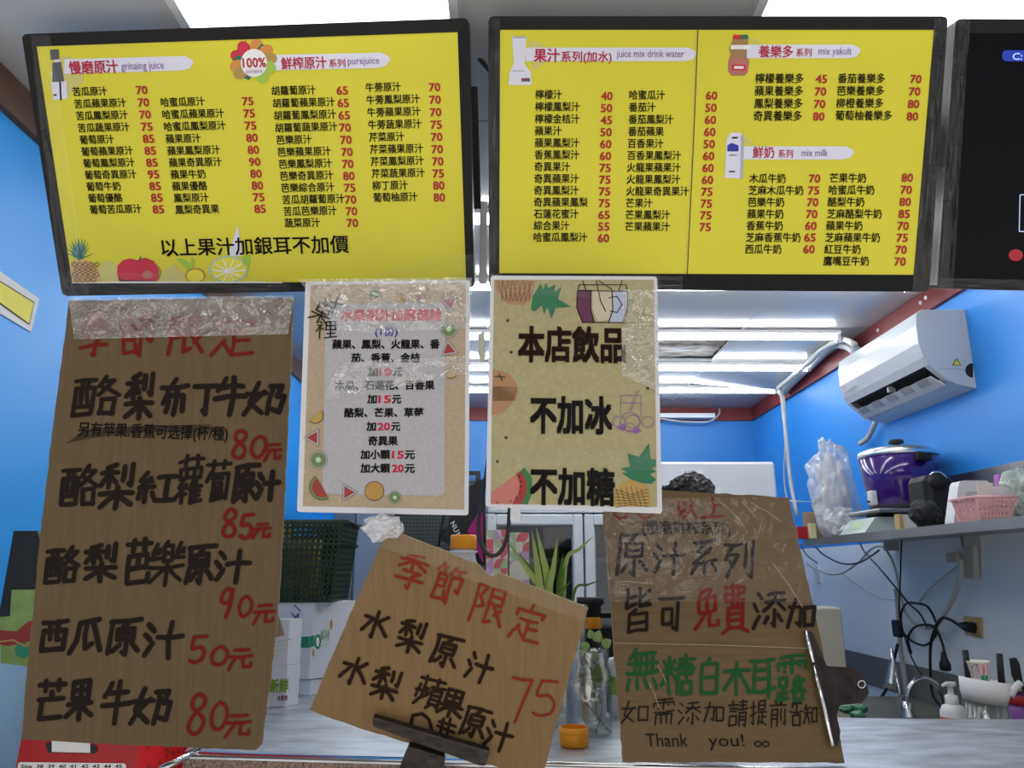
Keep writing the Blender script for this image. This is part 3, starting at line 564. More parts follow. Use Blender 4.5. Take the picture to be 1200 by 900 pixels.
# ================================================================== LAMINATED SHEETS
L1, L2 = Plane((-.221, 1.34, .307), 4, -.2, -.2), Plane((.113, 1.308, .31), -.8, -2.6, 1.3)
def fruit_slice(pl, mb, kind, x, y, r, rot=0, off=.0028):
    if kind == 'kiwi': pl.disc(mb, x, y, r, r, M['stem'], off-.0003, 20); pl.disc(mb, x, y, r*.96, r*.96, M['greyp'], off-.0002, 20); pl.disc(mb, x, y, r*.86, r*.86, mat('kiwi_print', (.13, .20, .09), .5), off, 20); pl.disc(mb, x, y, r*.3, r*.3, M['palegreen'], off+.0002, 10)
    if kind == 'orange': pl.disc(mb, x, y, r, r, M['stem'], off-.0003, 20); pl.disc(mb, x, y, r*.95, r*.95, M['orfade'], off-.0002, 20); pl.disc(mb, x, y, r*.86, r*.86, mat('orange_slice_print', (.42, .24, .05), .5), off, 20)
    if kind == 'wedge':
        T = lambda k: [(x+k*r*math.cos(R(rot+a)), y+k*r*math.sin(R(rot+a))) for a in (0, 120, 240)]
        pl.poly(mb, T(1.1), M['stem'], off-.0003); pl.poly(mb, T(1.03), M['greyp'], off-.0002); pl.poly(mb, T(.75), M['melonr'], off)
    if kind == 'half':
        pl.disc(mb, x, y, r*1.05, r*1.05, M['stem'], off-.0003, 14, R(rot), 0, 180); pl.disc(mb, x, y, r, r, mat('kiwi_print', (.13, .20, .09), .5), off-.0002, 14, R(rot), 0, 180); pl.disc(mb, x, y, r*.82, r*.82, M['melonr'], off, 14, R(rot), 0, 180)
    if kind == 'lemon': pl.disc(mb, x, y, r, r, M['stem'], off-.0003, 14, R(rot), 0, 180); pl.disc(mb, x, y, r*.92, r*.92, M['pineap'], off, 14, R(rot), 0, 180)
s1 = thing('laminated_sign', L1.px(450, 600), 'laminated price sheet of small print with red watermelon border, tan edge', 'sign')
L1.slab(MB(), rounded([(358, 330), (551, 328), (549, 604), (348, 600)], 4), M['lam'], 0, .0012).build('laminate_sheet', s1)
mb = MB(); L1.poly(mb, [(364, 334), (546, 332), (544, 597), (355, 593)], M['tan'], .0008); L1.poly(mb, rounded([(382, 356), (522, 355), (521, 581), (378, 579)], 9), M['greyp'], .0014); mb.build('printed_paper', s1)
mb = MB()
for k in [('kiwi', 439, 345, 6.5), ('kiwi', 526, 386, 10), ('wedge', 526, 410, 11, 20), ('lemon', 370, 487, 9.5, -40), ('wedge', 368, 513, 11, 60), ('kiwi', 373.5, 539, 10.5), ('half', 378, 571, 14.5, 60), ('wedge', 408, 577, 11, 0), ('orange', 439, 575.5, 11.5), ('kiwi', 463, 583, 7.5), ('orange', 470, 350, 6), ('wedge', 527, 355, 11, 200), ('wedge', 492, 349, 7, 100), ('lemon', 529, 436, 8, -20)]:
    mb = MB(); fruit_slice(L1, mb, *k); mb.build({'kiwi': 'kiwi_print', 'orange': 'orange_print', 'wedge': 'melon_wedge_print', 'half': 'melon_slice_print', 'lemon': 'lemon_print'}[k[0]], s1)
mb = MB(); L1.text(mb, '水果額外加購價錢', 400, 370, 517, 12.5, M['crim'], .035, off=.0022); L1.text(mb, '(1份)', 440, 389, 466, 10, M['navy'], .02, off=.0022)
bl = [('蘋果、鳳梨、火龍果、番', 390, 404, 515), ('茄、香蕉、金桔', 412, 420, 492), ('木瓜、石蓮花、百香果', 393, 452, 509), ('酪梨、芒果、草莓', 404, 484, 496), ('奇異果', 432, 517, 466)]
for s, x, y, x1 in bl: L1.text(mb, s, x, y, x1, 10.2, M['ink'], .035, off=.0022)
for y, x, mid, num in [(436, 432, '加', '10'), (468, 431, '加', '15'), (500, 430, '加', '20')]:
    L1.text(mb, mid, x, y, x+10.5, 10, M['ink'], .035, off=.0022); L1.text(mb, num, x+13, y, x+27, 8.6, M['crim'], .035, 'D', off=.0022); L1.text(mb, '元', x+29, y, x+39, 10, M['ink'], .035, off=.0022)
for y, mid, num in [(533, '加小顆', '15'), (549, '加大顆', '20')]:
    L1.text(mb, mid, 423, y, 457, 10, M['ink'], .035, off=.0022); L1.text(mb, num, 460, y, 473, 8.6, M['crim'], .035, 'D', off=.0022); L1.text(mb, '元', 475, y, 486, 10, M['ink'], .035, off=.0022)
mb.build('printed_text', s1)
mb = MB(); L1.hand(mb, '果', 365, 354, 390, 380, 1.7, M['ink'], 28, off=.003); L1.hand(mb, '汁', 379, 344, 401, 368, 1.9, M['ink'], 20, off=.003); L1.hand(mb, '裡', 370, 376, 396, 397, 1.5, M['ink'], 0, off=.003); mb.build('handwriting', s1)
sheet(L1, [(350, 328), (553, 326), (553, 385), (400, 392)], M['glare'], .0035, 16, 8, .006, 'clear_tape', s1, seed=4)
sheet(L1, [(395, 425), (548, 418), (548, 438), (380, 470)], M['glare'], .0035, 14, 4, .004, 'clear_tape', s1, seed=8)

s2 = thing('laminated_sign', L2.px(672, 595), 'laminated kraft sheet with large no ice and no sugar characters and pineapples', 'sign')
L2.slab(MB(), rounded([(575, 323), (770, 324), (776, 602), (569, 594)], 4), M['lam'], 0, .0012).build('laminate_sheet', s2)
mb = MB(); L2.poly(mb, [(579, 328), (766, 328), (770, 594), (575, 590)], M['kraft'], .0008); mb.build('printed_paper', s2)
mb = MB(); A = lambda pts, ox, oy, sc: [(ox+x/sc, oy+y/sc) for x, y in pts]
c5 = lambda pts: A(pts, 560, 315, 5.217); c6 = lambda pts: A(pts, 560, 455, 5.217)
L2.poly(mb, c5([(100, 70), (350, 75), (330, 180), (280, 225), (180, 215), (110, 130)]), M['orfade'], .0012)
for i in range(7): L2.line(mb, c5([(120+i*32, 75), (160+i*26, 200)]), .6, M['stem'], .0015, False); L2.line(mb, c5([(330-i*30, 75), (290-i*24, 200)]), .6, M['stem'], .0015, False)
mb.build('pineapple_print', s2); mb = MB()
L2.poly(mb, c5([(325, 250), (335, 170), (385, 90), (400, 130), (415, 85), (430, 120), (475, 95), (465, 145), (510, 115), (490, 185), (570, 235), (475, 240), (450, 310), (425, 235), (405, 280), (390, 225), (345, 265)]), M['deepgreen'], .0016)
mb.build('pineapple_leaf_print', s2); mb = MB()
L2.poly(mb, c5([(90, 620), (150, 625), (200, 650), (235, 700), (243, 760), (235, 809), (90, 809)]), M['orfade'], .0012)
L2.poly(mb, c6([(90, -10), (243, -10), (235, 40), (205, 100), (150, 150), (85, 165)]), M['orfade'], .0012); L2.line(mb, c5([(105, 660), (165, 665)]), 1.5, M['stem'], .0015); L2.line(mb, c5([(130, 645), (150, 685)]), 1.5, M['stem'], .0015)
mb.build('orange_print', s2); mb = MB()
L2.poly(mb, c5([(612, 130), (695, 130), (690, 250), (712, 330), (640, 330), (608, 240)]), M['grape'], .0012); L2.poly(mb, c5([(700, 135), (830, 140), (850, 240), (800, 310), (735, 325), (700, 250)]), mat('bare_cream', (.5, .45, .33), .5), .0013); L2.poly(mb, c5([(830, 135), (912, 140), (912, 230), (880, 330), (800, 330), (820, 250)]), M['skyp'], .0014)
for pts in [[(620, 100), (905, 100), (915, 140), (612, 135), (620, 100)], [(608, 140), (604, 240), (640, 330), (720, 330), (890, 330), (916, 240), (915, 140)], [(640, 75), (660, 130)], [(725, 75), (750, 200), (780, 260)], [(740, 75), (820, 130)], [(880, 75), (860, 140)], [(690, 140), (690, 250), (712, 330)], [(820, 140), (825, 250), (800, 330)], [(800, 180), (850, 170), (880, 220), (850, 270), (810, 260)]]: L2.line(mb, c5(pts), 1.1, M['ink'], .0017)
mb.build('drinks_drawing', s2); mb = MB()
for pts in [[(872, 45), (1000, 45), (998, 170)], [(872, 45), (872, 160)], [(872, 90), (1000, 90)], [(985, 15), (935, 140)], [(970, 15), (925, 140)]]: L2.line(mb, c6(pts), .7, M['purple'], .0015)
for x, y, r in [(862, 205, 38), (930, 205, 62), (945, 205, 45), (1038, 208, 38), (930, 240, 30)]: L2.line(mb, c6([(x+r*math.cos(R(a)), y+r*.9*math.sin(R(a))) for a in range(0, 361, 20)]), .8, M['purple'], .0015, False)
L2.poly(mb, c6([(850, 240), (880, 215), (905, 235), (890, 265)]), M['purple'], .0016); L2.poly(mb, c6([(940, 270), (965, 235), (1000, 262), (965, 280)]), M['purple'], .0016)
mb.build('iced_drink_drawing', s2); mb = MB()
L2.poly(mb, c6([(80, 708), (80, 640), (150, 590), (235, 525), (260, 560), (258, 640), (215, 709)]), M['melon'], .0012); L2.poly(mb, c6([(235, 525), (262, 505), (300, 560), (300, 640), (268, 709), (210, 709), (250, 640), (256, 580)]), M['melonr'], .0014); L2.poly(mb, c6([(262, 505), (285, 483), (330, 545), (335, 630), (305, 711), (268, 709), (298, 640), (298, 570)]), mat('melon_rind', (.03, .16, .05), .5), .0016)
for x, y in [(255, 540), (262, 570), (265, 600), (258, 640), (235, 670), (200, 690), (120, 700)]: L2.disc(mb, 560+x/5.217, 455+y/5.217, .8, 1.4, M['ink'], .0018, 6)
mb.build('melon_slice_print', s2); mb = MB()
L2.poly(mb, c6([(830, 722), (835, 640), (870, 585), (940, 558), (1010, 570), (1045, 620), (1055, 680), (1050, 726)]), M['pineap'], .0012)
for i in range(6): L2.line(mb, c6([(845+i*30, 600+abs(i-3)*5), (870+i*32, 720)]), .6, M['stem'], .0015, False); L2.line(mb, c6([(840, 620+i*22), (940, 650+i*12), (1045, 615+i*22)]), .6, M['stem'], .0015, False)
mb.build('pineapple_print', s2); mb = MB()
L2.poly(mb, c6([(870, 490), (930, 480), (915, 400), (985, 420), (1045, 338), (1055, 430), (1090, 440), (1085, 480), (1060, 490), (1090, 510), (1050, 525), (1090, 560), (1060, 585), (1000, 580), (940, 560), (880, 520), (915, 515)]), M['deepgreen'], .0016)
mb.build('pineapple_leaf_print', s2); mb = MB()
for x, y in [(595, 376), (599, 413), (759, 455), (593, 513), (583, 541)]: L2.disc(mb, x, y, 2, 2, M['stem'], .0015, 8)
mb.build('dot_print', s2, kind='stuff')
mb = MB(); L2.text(mb, '本店飲品', 608, 404.5, 731, 38, M['omarker'], .036, off=.0024); L2.text(mb, '不加冰', 622, 487, 716, 40, M['ink'], .036, off=.0024); L2.text(mb, '不加糖', 622, 570.5, 719, 40, M['ink'], .034, off=.0024); mb.build('printed_text', s2)
sheet(L2, [(572, 321), (772, 322), (772, 352), (572, 345)], M['wrap'], .0035, 16, 5, .005, 'clear_tape', s2, seed=14)
sheet(L2, [(730, 340), (770, 340), (772, 460), (728, 440)], M['glare'], .003, 6, 14, .004, 'clear_tape', s2, seed=17)
sheet(L2, [(572, 532), (772, 528), (772, 552), (572, 548)], M['wrap'], .003, 18, 3, .004, 'clear_tape', s2, seed=19)

# ================================================================== CARDBOARD SIGNS
def rough_edge(pts, amp=.6, step=9):
    out = []
    for a, b in zip(pts, pts[1:]+pts[:1]):
        a, b = V(a), V(b); n = max(1, int((b-a).length/step))
        for k in range(n): p = a.lerp(b, k/n); out.append((p.x+(rnd.uniform(-amp, amp) if k else 0), p.y+(rnd.uniform(-amp, amp) if k else 0)))
    return out
CL = Plane((-.629, 1.413, .103), 6, 3.9, 1.2)
s = thing('cardboard_sign', CL.px(165, 870), 'tall brown cardboard sign with five handwritten drinks, hung under the left-hand screen', 'sign')
CL.slab(MB(), rough_edge([(81, 352), (344, 349), (333, 600), (324, 740), (307, 872), (300, 879), (150, 873), (25, 866), (34, 760), (48, 620), (62, 500)]), M['cardboard'], 0, .005, M['cardedge']).build('board', s)
W = 6.1; lines = []; last = None
for c, *b in [('酪', 85, 440, 140, 488), ('梨', 146, 436, 183, 492), ('布', 186, 441, 223, 487), ('丁', 224, 447, 257, 489), ('牛', 252, 440, 289, 488), ('奶', 286, 447, 336, 488),
              ('酪', 70, 545, 116, 594), ('梨', 116, 542, 160, 597), ('紅', 160, 551, 207, 592), ('蘿', 206, 533, 240, 590), ('蔔', 239, 539, 271, 588), ('原', 273, 542, 303, 589), ('汁', 299, 551, 327, 587),
              ('酪', 53, 640, 94, 685), ('梨', 98, 636, 141, 682), ('芭', 145, 631, 178, 687), ('樂', 174, 632, 218, 686), ('原', 217, 636, 253, 684), ('汁', 250, 642, 293, 683),
              ('西', 46, 725, 80, 765), ('瓜', 83, 724, 121, 766), ('原', 125, 723, 167, 768), ('汁', 166, 725, 215, 773), ('芒', 42, 796, 77, 846), ('果', 79, 793, 110, 844), ('牛', 119, 797, 153, 849), ('奶', 152, 804, 204, 850)]:
    k = 0 if b[1] < 500 else 1 if b[1] < 600 else 2 if b[1] < 700 else 3 if b[1] < 780 else 4
    if k != last: mb = MB(); lines.append(mb); last = k
    CL.hand(mb, c, *b, 4.7 if c in '蘿蔔樂' else 5.3 if c == '酪' else W, M['marker'], slant=.12)
for l in lines: l.build('drink_line', s)
lines = []
for c, *b in [('8', 269, 503, 293, 537), ('0', 292, 510, 315, 537), ('元', 310, 518, 331, 541), ('8', 257, 595, 281, 631), ('5', 279, 602, 299, 631), ('元', 296, 611, 318, 632), ('9', 255, 688, 275, 724), ('0', 277, 697, 298, 723), ('元', 297, 706, 323, 732),
              ('5', 220, 744, 244, 777), ('0', 244, 756, 270, 780), ('元', 268, 758, 297, 786), ('8', 217, 812, 246, 860), ('0', 244, 822, 269, 856), ('元', 264, 833, 295, 865), ('季', 92, 366, 130, 420), ('節', 138, 366, 184, 418), ('限', 196, 368, 240, 416), ('定', 246, 366, 300, 420)]:
    if c in '859季' and not (c == '5' and b[0] == 279): mb = MB(); lines.append(mb)
    CL.hand(mb, c, *b, 4.4 if c != '元' else 3.8, M['rmarker'], slant=.12)
for l in lines: l.build('price_lettering', s)
mb = MB()
mb = MB(); CL.text(mb, '另有苹果.香蕉可选擇(杯/種)', 92, 503, 270, 16, M['ink'], .012, off=.0015)
for k in range(5): CL.line(mb, [(78+k*4, 519-k*2.5), (110, 512-k*2.2), (170, 506-k*1.5), (258-k*3, 506-k*2)], .8, M['ink'], .0018)
mb.build('crossed_out_line', s)
sheet(CL, [(81, 349), (345, 347), (338, 392), (88, 398)], M['glare'], .003, 34, 6, .006, 'clear_tape', s, seed=2)
sheet(CL, [(88, 352), (262, 350), (300, 366), (84, 378)], M['wrap'], .004, 20, 4, .007, 'clear_tape', s, seed=5)

CM = Plane((-.0917, 1.404, -.141), 15, .1, 18.8)
s = thing('cardboard_sign', CM.px(500, 880), 'square tilted cardboard sign priced 75 held up by a rusty clamp', 'sign')
CM.slab(MB(), rough_edge([(455, 619), (560, 661), (575, 676), (585, 671), (689, 713), (668, 790), (637, 905), (633, 912), (560, 893), (480, 871), (430, 856), (383, 840), (363, 832), (376, 800), (410, 720)]), M['cardboard_m'], 0, .004, M['cardedge']).build('board', s)
mb = MB()
for c, x, y, k in [('季', 482, 670, 40), ('節', 524, 684, 42), ('限', 573, 708, 46), ('定', 618, 731, 42)]: CM.hand(mb, c, x-k*.47, y-k*.55, x+k*.47, y+k*.55, 3.5, M['rmarker2'], 19)
CM.hand(mb, '7', 592, 792, 622, 848, 3.2, M['rmarker2'], 12); CM.hand(mb, '5', 622, 796, 656, 840, 3.2, M['rmarker2'], 10); mb.build('red_lettering', s)
mb = MB()
for c, x, y, k in [('水', 440, 731, 36), ('梨', 483, 745, 38), ('原', 523, 762, 38), ('汁', 562, 781, 36), ('水', 415, 785, 36), ('梨', 453, 801, 38), ('蘋', 503, 811, 37), ('果', 530, 823, 33), ('原', 557, 846, 36), ('汁', 584, 861, 36)]:
    CM.hand(mb, c, x-k*.46, y-k*.52, x+k*.46, y+k*.52, 4.4 if c != '蘋' else 3.6, M['omarker'], 19)
CM.line(mb, [(481, 852), (484, 838), (495, 836), (503, 843), (506, 854)], 4, M['omarker'])
for p in [[(515, 845), (534, 851)], [(513, 850), (532, 858)], [(520, 842), (516, 858)], [(528, 842), (524, 860)]]: CM.line(mb, p, 3.6, M['omarker'])
mb.build('black_lettering', s)
sheet(CM, [(452, 617), (690, 711), (684, 728), (446, 640)], M['wrap'], .0025, 20, 4, .003, 'clear_tape', s, seed=7)
# rusty clamp that grips it
C = lambda pts: A(pts, 420, 800, 5.4545)
cl = thing('rusty_clamp', CM.px(495, 960, .02), 'dark rusty T-shaped clamp gripping the foot of the tilted 75 sign', 'clamp')
CM.slab(MB(), rounded(C([(105, 190), (840, 405), (815, 485), (780, 485), (110, 240)]), 2, 3), M['rust'], .024, .020).build('jaw', cl)
CM.line(mb := MB(), C([(115, 188), (838, 400)]), 2.6, M['clipm'], .0245); mb.build('jaw_rim', cl)
CM.slab(MB(), rounded(C([(330, 370), (560, 440), (548, 560), (500, 900), (240, 830), (275, 500)]), 3, 3), M['rust'], .020, .016).build('clamp_arm', cl)
q = CM.px(500, 915, .012); MB().tube([q, V((q.x, q.y-.004, .02)), V((q.x, q.y-.004, 0))], [.014, .014, .05], M['rust'], 12).build('clamp_post', cl)
CM.slab(MB(), rounded(C([(180, 215), (800, 395), (780, 460), (180, 280)]), 2, 3), M['rust'], -.006, .012).build('rear_jaw', cl)

CR = Plane((.396, 1.54, -.086), -17.1, 4.4, .8)
s = thing('cardboard_sign', CR.px(860, 893), 'cardboard sign with green and red lettering leaning behind a steel clip', 'sign')
CR.slab(MB(), rough_edge([(706, 590), (716, 582), (776, 574), (925, 583), (930, 610), (962, 750), (990, 894), (860, 893), (730, 893), (718, 740)]), M['cardboard_r'], 0, .005, M['cardedge']).build('board', s)
mb = MB()
for c, *b in [('原', 720, 622, 762, 675), ('汁', 763, 632, 803, 674), ('系', 806, 629, 847, 676), ('列', 847, 632, 885, 680), ('皆', 729, 686, 766, 742), ('可', 770, 695, 802, 744), ('添', 881, 690, 922, 740), ('加', 922, 701, 956, 738)]: CR.hand(mb, c, *b, 4.2 if c != '皆' else 3.8, M['marker'], slant=.05)
for c, *b in [('如', 727, 820, 762, 849), ('需', 764, 817, 791, 850), ('添', 793, 820, 822, 852), ('加', 824, 822, 850, 848), ('請', 852, 820, 876, 853), ('提', 878, 820, 899, 852), ('前', 901, 819, 922, 852), ('告', 925, 819, 941, 852), ('知', 941, 824, 958, 850)]: CR.hand(mb, c, *b, 1.7, M['ink'], slant=.05)
for i, c in enumerate('慢原系列'): pass
CR.text(mb, '(慢磨鮮榨系列)', 752, 618, 856, 15, M['ink'], .012, off=.0015)
CR.text(mb, 'Thank', 757, 870, 806, 10, M['ink'], 0, 'L', off=.0015); CR.text(mb, 'you!', 830, 870, 872, 9.5, M['ink'], 0, 'L', off=.0015)
for x in (888, 897): CR.line(mb, [(x+4*math.cos(R(a)), 872+3*math.sin(R(a))) for a in range(0, 361, 40)], 1.3, M['ink'], .0015)
mb.build('black_lettering', s)
mb = MB()
for c, *b in [('免', 813, 685, 844, 740), ('費', 843, 683, 880, 743)]: CR.hand(mb, c, *b, 4, M['rmarker'])
for c, *b in [('0', 716, 588, 742, 608), ('0', 744, 588, 768, 608), ('以', 790, 585, 816, 608), ('上', 820, 584, 850, 608)]: CR.hand(mb, c, *b, 3.6, M['rmarker'])
mb.build('red_lettering', s)
mb = MB()
for c, *b in [('無', 733, 758, 772, 812), ('糖', 774, 767, 815, 815), ('白', 816, 769, 846, 814), ('木', 846, 774, 880, 814), ('耳', 875, 770, 910, 818), ('露', 909, 765, 946, 823)]: CR.hand(mb, c, *b, 3.9, M['gmarker'], slant=.04)
mb.build('green_lettering', s)
sheet(CR, [(707, 586), (925, 583), (952, 706), (713, 706)], film('tape_over_board', .045, .12, 1, 30), .0028, 16, 8, .003, 'clear_tape', s, seed=22)
mb = MB()
for p in [[(846, 590), (872, 618)], [(868, 588), (884, 606)], [(880, 590), (915, 612)], [(905, 660), (940, 712)], [(720, 754), (945, 760)], [(760, 800), (772, 830)], [(770, 780), (780, 800)], [(720, 682), (760, 684)]]: CR.line(mb, [p[0], ((p[0][0]+p[1][0])/2+1, (p[0][1]+p[1][1])/2-1), p[1]], .8, M['cardedge'], .0022, False)
mb.build('crease_lines', s)
C = lambda pts: A(pts, 930, 730, 5.62)
cl = thing('bulldog_clip', CR.px(975, 875, .01), 'large worn steel bulldog clip on the edge of the green lettered sign', 'clip')
CR.slab(MB(), rounded(C([(55, 62), (108, 70), (150, 165), (200, 292), (368, 302), (450, 370), (477, 470), (430, 535), (284, 550), (265, 620), (290, 720), (275, 812), (235, 822)]), 2, 2), M['clipm'], .012, .006, M['chrome']).build('clip_plate', cl)
mb = MB(); mb.tube([CR.px(*p, .013) for p in C([(60, 62), (110, 270)])], .0035, M['chrome'], 8); mb.tube([CR.px(*p, .013) for p in C([(112, 290), (180, 560), (236, 818)])], .0035, M['chrome'], 8); mb.build('rolled_jaw', cl)
mb = MB(); CR.line(mb, C([(428+24*math.cos(R(a)), 412+24*math.sin(R(a))) for a in range(0, 361, 30)]), 1, M['chrome'], .0125, False); mb.build('clip_hole', cl)
CR.slab(MB(), rounded(C([(120, 180), (200, 300), (330, 310), (410, 420), (330, 520), (200, 530), (240, 700), (200, 700)]), 2, 2), M['clipm'], -.006, .005).build('rear_plate', cl)

# ================================================================== COUNTER
ZT = CH-.334
mb = MB(); top = [(-.62, 1.594), (XR-.02, 1.328), (XR-.02, 1.90), (.9, 1.93), (-.30, 2.08), (-.30, 2.47), (-1.0, 2.47), (-1.0, 2.06), (-.70, 2.06)]
mb.prism([V((x, y, ZT)) for x, y in top], (0, 0, -.012), M['steel']); c = thing('serving_counter', (.5, 1.7, 0), 'brushed stainless steel serving counter with speckled brown front', 'counter'); mb.build('steel_top', c)
mb = MB()
for a, b in ((top[0], top[1]),):
    mb.quad(V((*a, ZT-.012)), V((*b, ZT-.012)), V((*b, 0.0)), V((*a, 0.0)), M['granite'])
mb.quad(V((*top[0], ZT-.012)), V((*top[0], 0)), V((*top[8], 0)), V((*top[8], ZT-.012)), M['granite']); mb.prism([V((-.98, 2.45, ZT-.012)), V((-.32, 2.45, ZT-.012)), V((-.32, 2.45, 0)), V((-.98, 2.45, 0))], (0, -.01, 0), M['granite']); mb.prism([V((-.6, 2.04, ZT-.012)), V((XR-.03, 1.86, ZT-.012)), V((XR-.03, 1.86, 0)), V((-.6, 2.04, 0))], (0, -.01, 0), M['granite']); mb.build('front_panel', c)
mb = MB().tube([V((*top[0], ZT-.004)), V((*top[1], ZT-.004))], .005, M['chrome'], 8); mb.build('edge_trim', c)
a, b = onZ(232, 879, ZT), atY(188, 902, 1.52); MB().tube([a, b], .007, M['chrome'], 8).build('folding_bracket', c)
cl2 = None
# jar lid
q = onZ(674, 878, ZT); l = thing('jar_lid', (q.x, q.y, ZT), 'orange screw lid lying upturned on the steel counter', 'lid')
mb = MB().lathe([(0, .001), (.027, .001), (.029, .004), (.029, .034), (.0265, .036), (.0265, .034), (.026, .006), (0, .006)], (q.x, q.y+.028, ZT), M['orange'], 28); mb.build('lid_wall', l)
mb = MB().lathe([(.029, .024), (.0305, .026), (.0305, .029), (.029, .031)], (q.x, q.y+.028, ZT), M['orange'], 28); mb.build('rim_band', l)
# glass jar with cuttings
q = onZ(694, 866, ZT); jx, jy = q.x, q.y+.05
j = thing('glass_jar', (jx, jy, ZT), 'clear glass jar holding green cuttings, beside the orange lid', 'jar')
MB().lathe([(0, .002), (.046, .002), (.05, .008), (.051, .10), (.051, .125), (.046, .14), (.044, .145), (.044, .165), (.046, .17), (.043, .17), (.0415, .145), (.048, .125), (.048, .012), (0, .010)], (jx, jy, ZT), M['glass'], 32).build('glass_body', j)
MB().lathe([(.0512, .108), (.0525, .111), (.0525, .114), (.0512, .117)], (jx, jy, ZT), M['glass'], 32).build('moulded_ring', j)
MB().lathe([(.0, .011), (.047, .0125), (.047, .092), (0, .092)], (jx, jy, ZT), film('water_fill', .05, .02, 0, tint=(.94, .97, .96)), 28).build('water', j)
pl_ = thing('plant_cutting', (jx, jy, ZT+.011), 'leafy green vine cuttings rooted in the water jar', 'plant')
mb = MB()
for a, b, c_ in [((698, 862), (706, 830), (712, 790)), ((686, 822), (702, 842), (716, 858)), ((690, 800), (697, 815), (700, 845)), ((680, 760), (694, 775), (712, 790)), ((700, 800), (690, 780), (684, 770))]: mb.tube(spline([atY(*a, jy), atY(*b, jy+.005), atY(*c_, jy)], 6), .0016, M['stem'], 6)
mb.build('stems', pl_)
def leafblade(mb, c, r, ang, m, tilt=0):
    c = V(c); u = V((math.cos(ang), .3*math.sin(ang*3), math.sin(ang))); v = V((-math.sin(ang), .25, math.cos(ang)))
    out = [(0, 0), (.02, .22), (.18, .40), (.42, .44), (.72, .28), (1.0, 0), (.72, -.28), (.42, -.44), (.18, -.40), (.02, -.22)]; pts = [c+u*(a*r)+v*(b*r) for a, b in out]; mid = c+u*(r*.5)+V((0, -.12*r, 0))
    mb.add(pts+[mid], [(i, (i+1) % 10, 10) for i in range(10)], m, True)
for (x, y, r, a, mm) in [(703, 800, .046, 1.5, 'leaf'), (700, 775, .022, 2.0, 'leaf2'), (692, 803, .018, 1.0, 'leaf'), (690, 760, .022, 2.6, 'leaf2'), (698, 752, .026, 1.2, 'leaf2'), (706, 757, .024, .5, 'leaf2'), (694, 748, .02, 1.9, 'leaf2'), (712, 800, .02, .6, 'leaf'), (685, 765, .018, 3.2, 'leaf2'), (708, 826, .014, 2.2, 'leaf')]:
    mb = MB(); leafblade(mb, atY(x, y, jy-.01), r, a, M[mm]); mb.build('leaf', pl_)
mb = MB()
for k in range(14): a = rnd.random()*6.28; mb.tube(spline([(jx, jy, ZT+.02), (jx+.02*math.cos(a), jy+.02*math.sin(a), ZT+.016), (jx+.036*math.cos(a+.6), jy+.036*math.sin(a+.6), ZT+.014+.006*rnd.random())], 4), .0005, M['root'], 4)
tag(mb.build('roots', pl_), kind='stuff')
# second glass behind the sign edge
q = onZ(657, 850, ZT); MB().lathe([(0, .002), (.03, .002), (.034, .01), (.038, .13), (.036, .13), (.032, .012), (0, .01)], (q.x-.01, q.y+.12, ZT), M['glass'], 24).build('drinking_glass', None, 'clear drinking glass half hidden behind the tilted 75 sign', 'glass')
# spider plant in a vase behind the tilted sign
vx, vy = atY(655, 700, 1.86).x, 1.86
pt = thing('spider_plant', (vx, vy, ZT), 'spider plant with long striped leaves in a clear vase behind the tilted sign', 'plant')
MB().lathe([(0, .003), (.05, .003), (.055, .02), (.062, .19), (.066, .26), (.063, .26), (.052, .02), (0, .012)], (vx, vy, ZT), M['glass'], 28).build('glass_vase', pt)
for base, tip, wd, mm in [((640, 705), (594, 634), 9, 'leafd'), ((634, 690), (608, 648), 6, 'leaf'), ((633, 690), (623, 620), 8, 'leafd'), ((643, 690), (628, 617), 9, 'leafd'), ((643, 705), (654, 627), 8, 'leafd'), ((645, 700), (655, 645), 5, 'leaf'), ((655, 695), (660, 648), 6, 'leaf'), ((662, 665), (696, 628), 5, 'leafd'), ((656, 700), (662, 662), 6, 'leaf'), ((672, 697), (705, 680), 3, 'leaf'), ((650, 708), (670, 680), 4, 'leaf'), ((645, 715), (612, 690), 6, 'leafd')]:
    yb = vy+rnd.uniform(-.02, .02); a, b = atY(*base, yb), atY(*tip, yb-rnd.uniform(0, .04)); a0 = V((vx+(a.x-vx)*.6, vy, ZT+.10))
    pts = spline([a0, a, a.lerp(b, .5)+V((0, -.004, .006)), b], 5); mb = MB(); n = len(pts); hw = wd*2.0/900/2; vs = []; fs = []
    for k, p in enumerate(pts):
        d = (pts[min(k+1, n-1)]-pts[max(k-1, 0)]).normalized(); sd = d.cross(V((0, 1, 0))).normalized(); h = hw*(1-(k/(n-1))**2.2)+.0003
        vs += [p-sd*h+V((0, -.002, 0)), p+V((0, .002, 0)), p+sd*h+V((0, -.002, 0))]
    for k in range(n-1): fs += [(k*3, k*3+1, k*3+4, k*3+3), (k*3+1, k*3+2, k*3+5, k*3+4)]
    mb.add(vs, fs, M[mm], True); mb.build('leaf', pt)
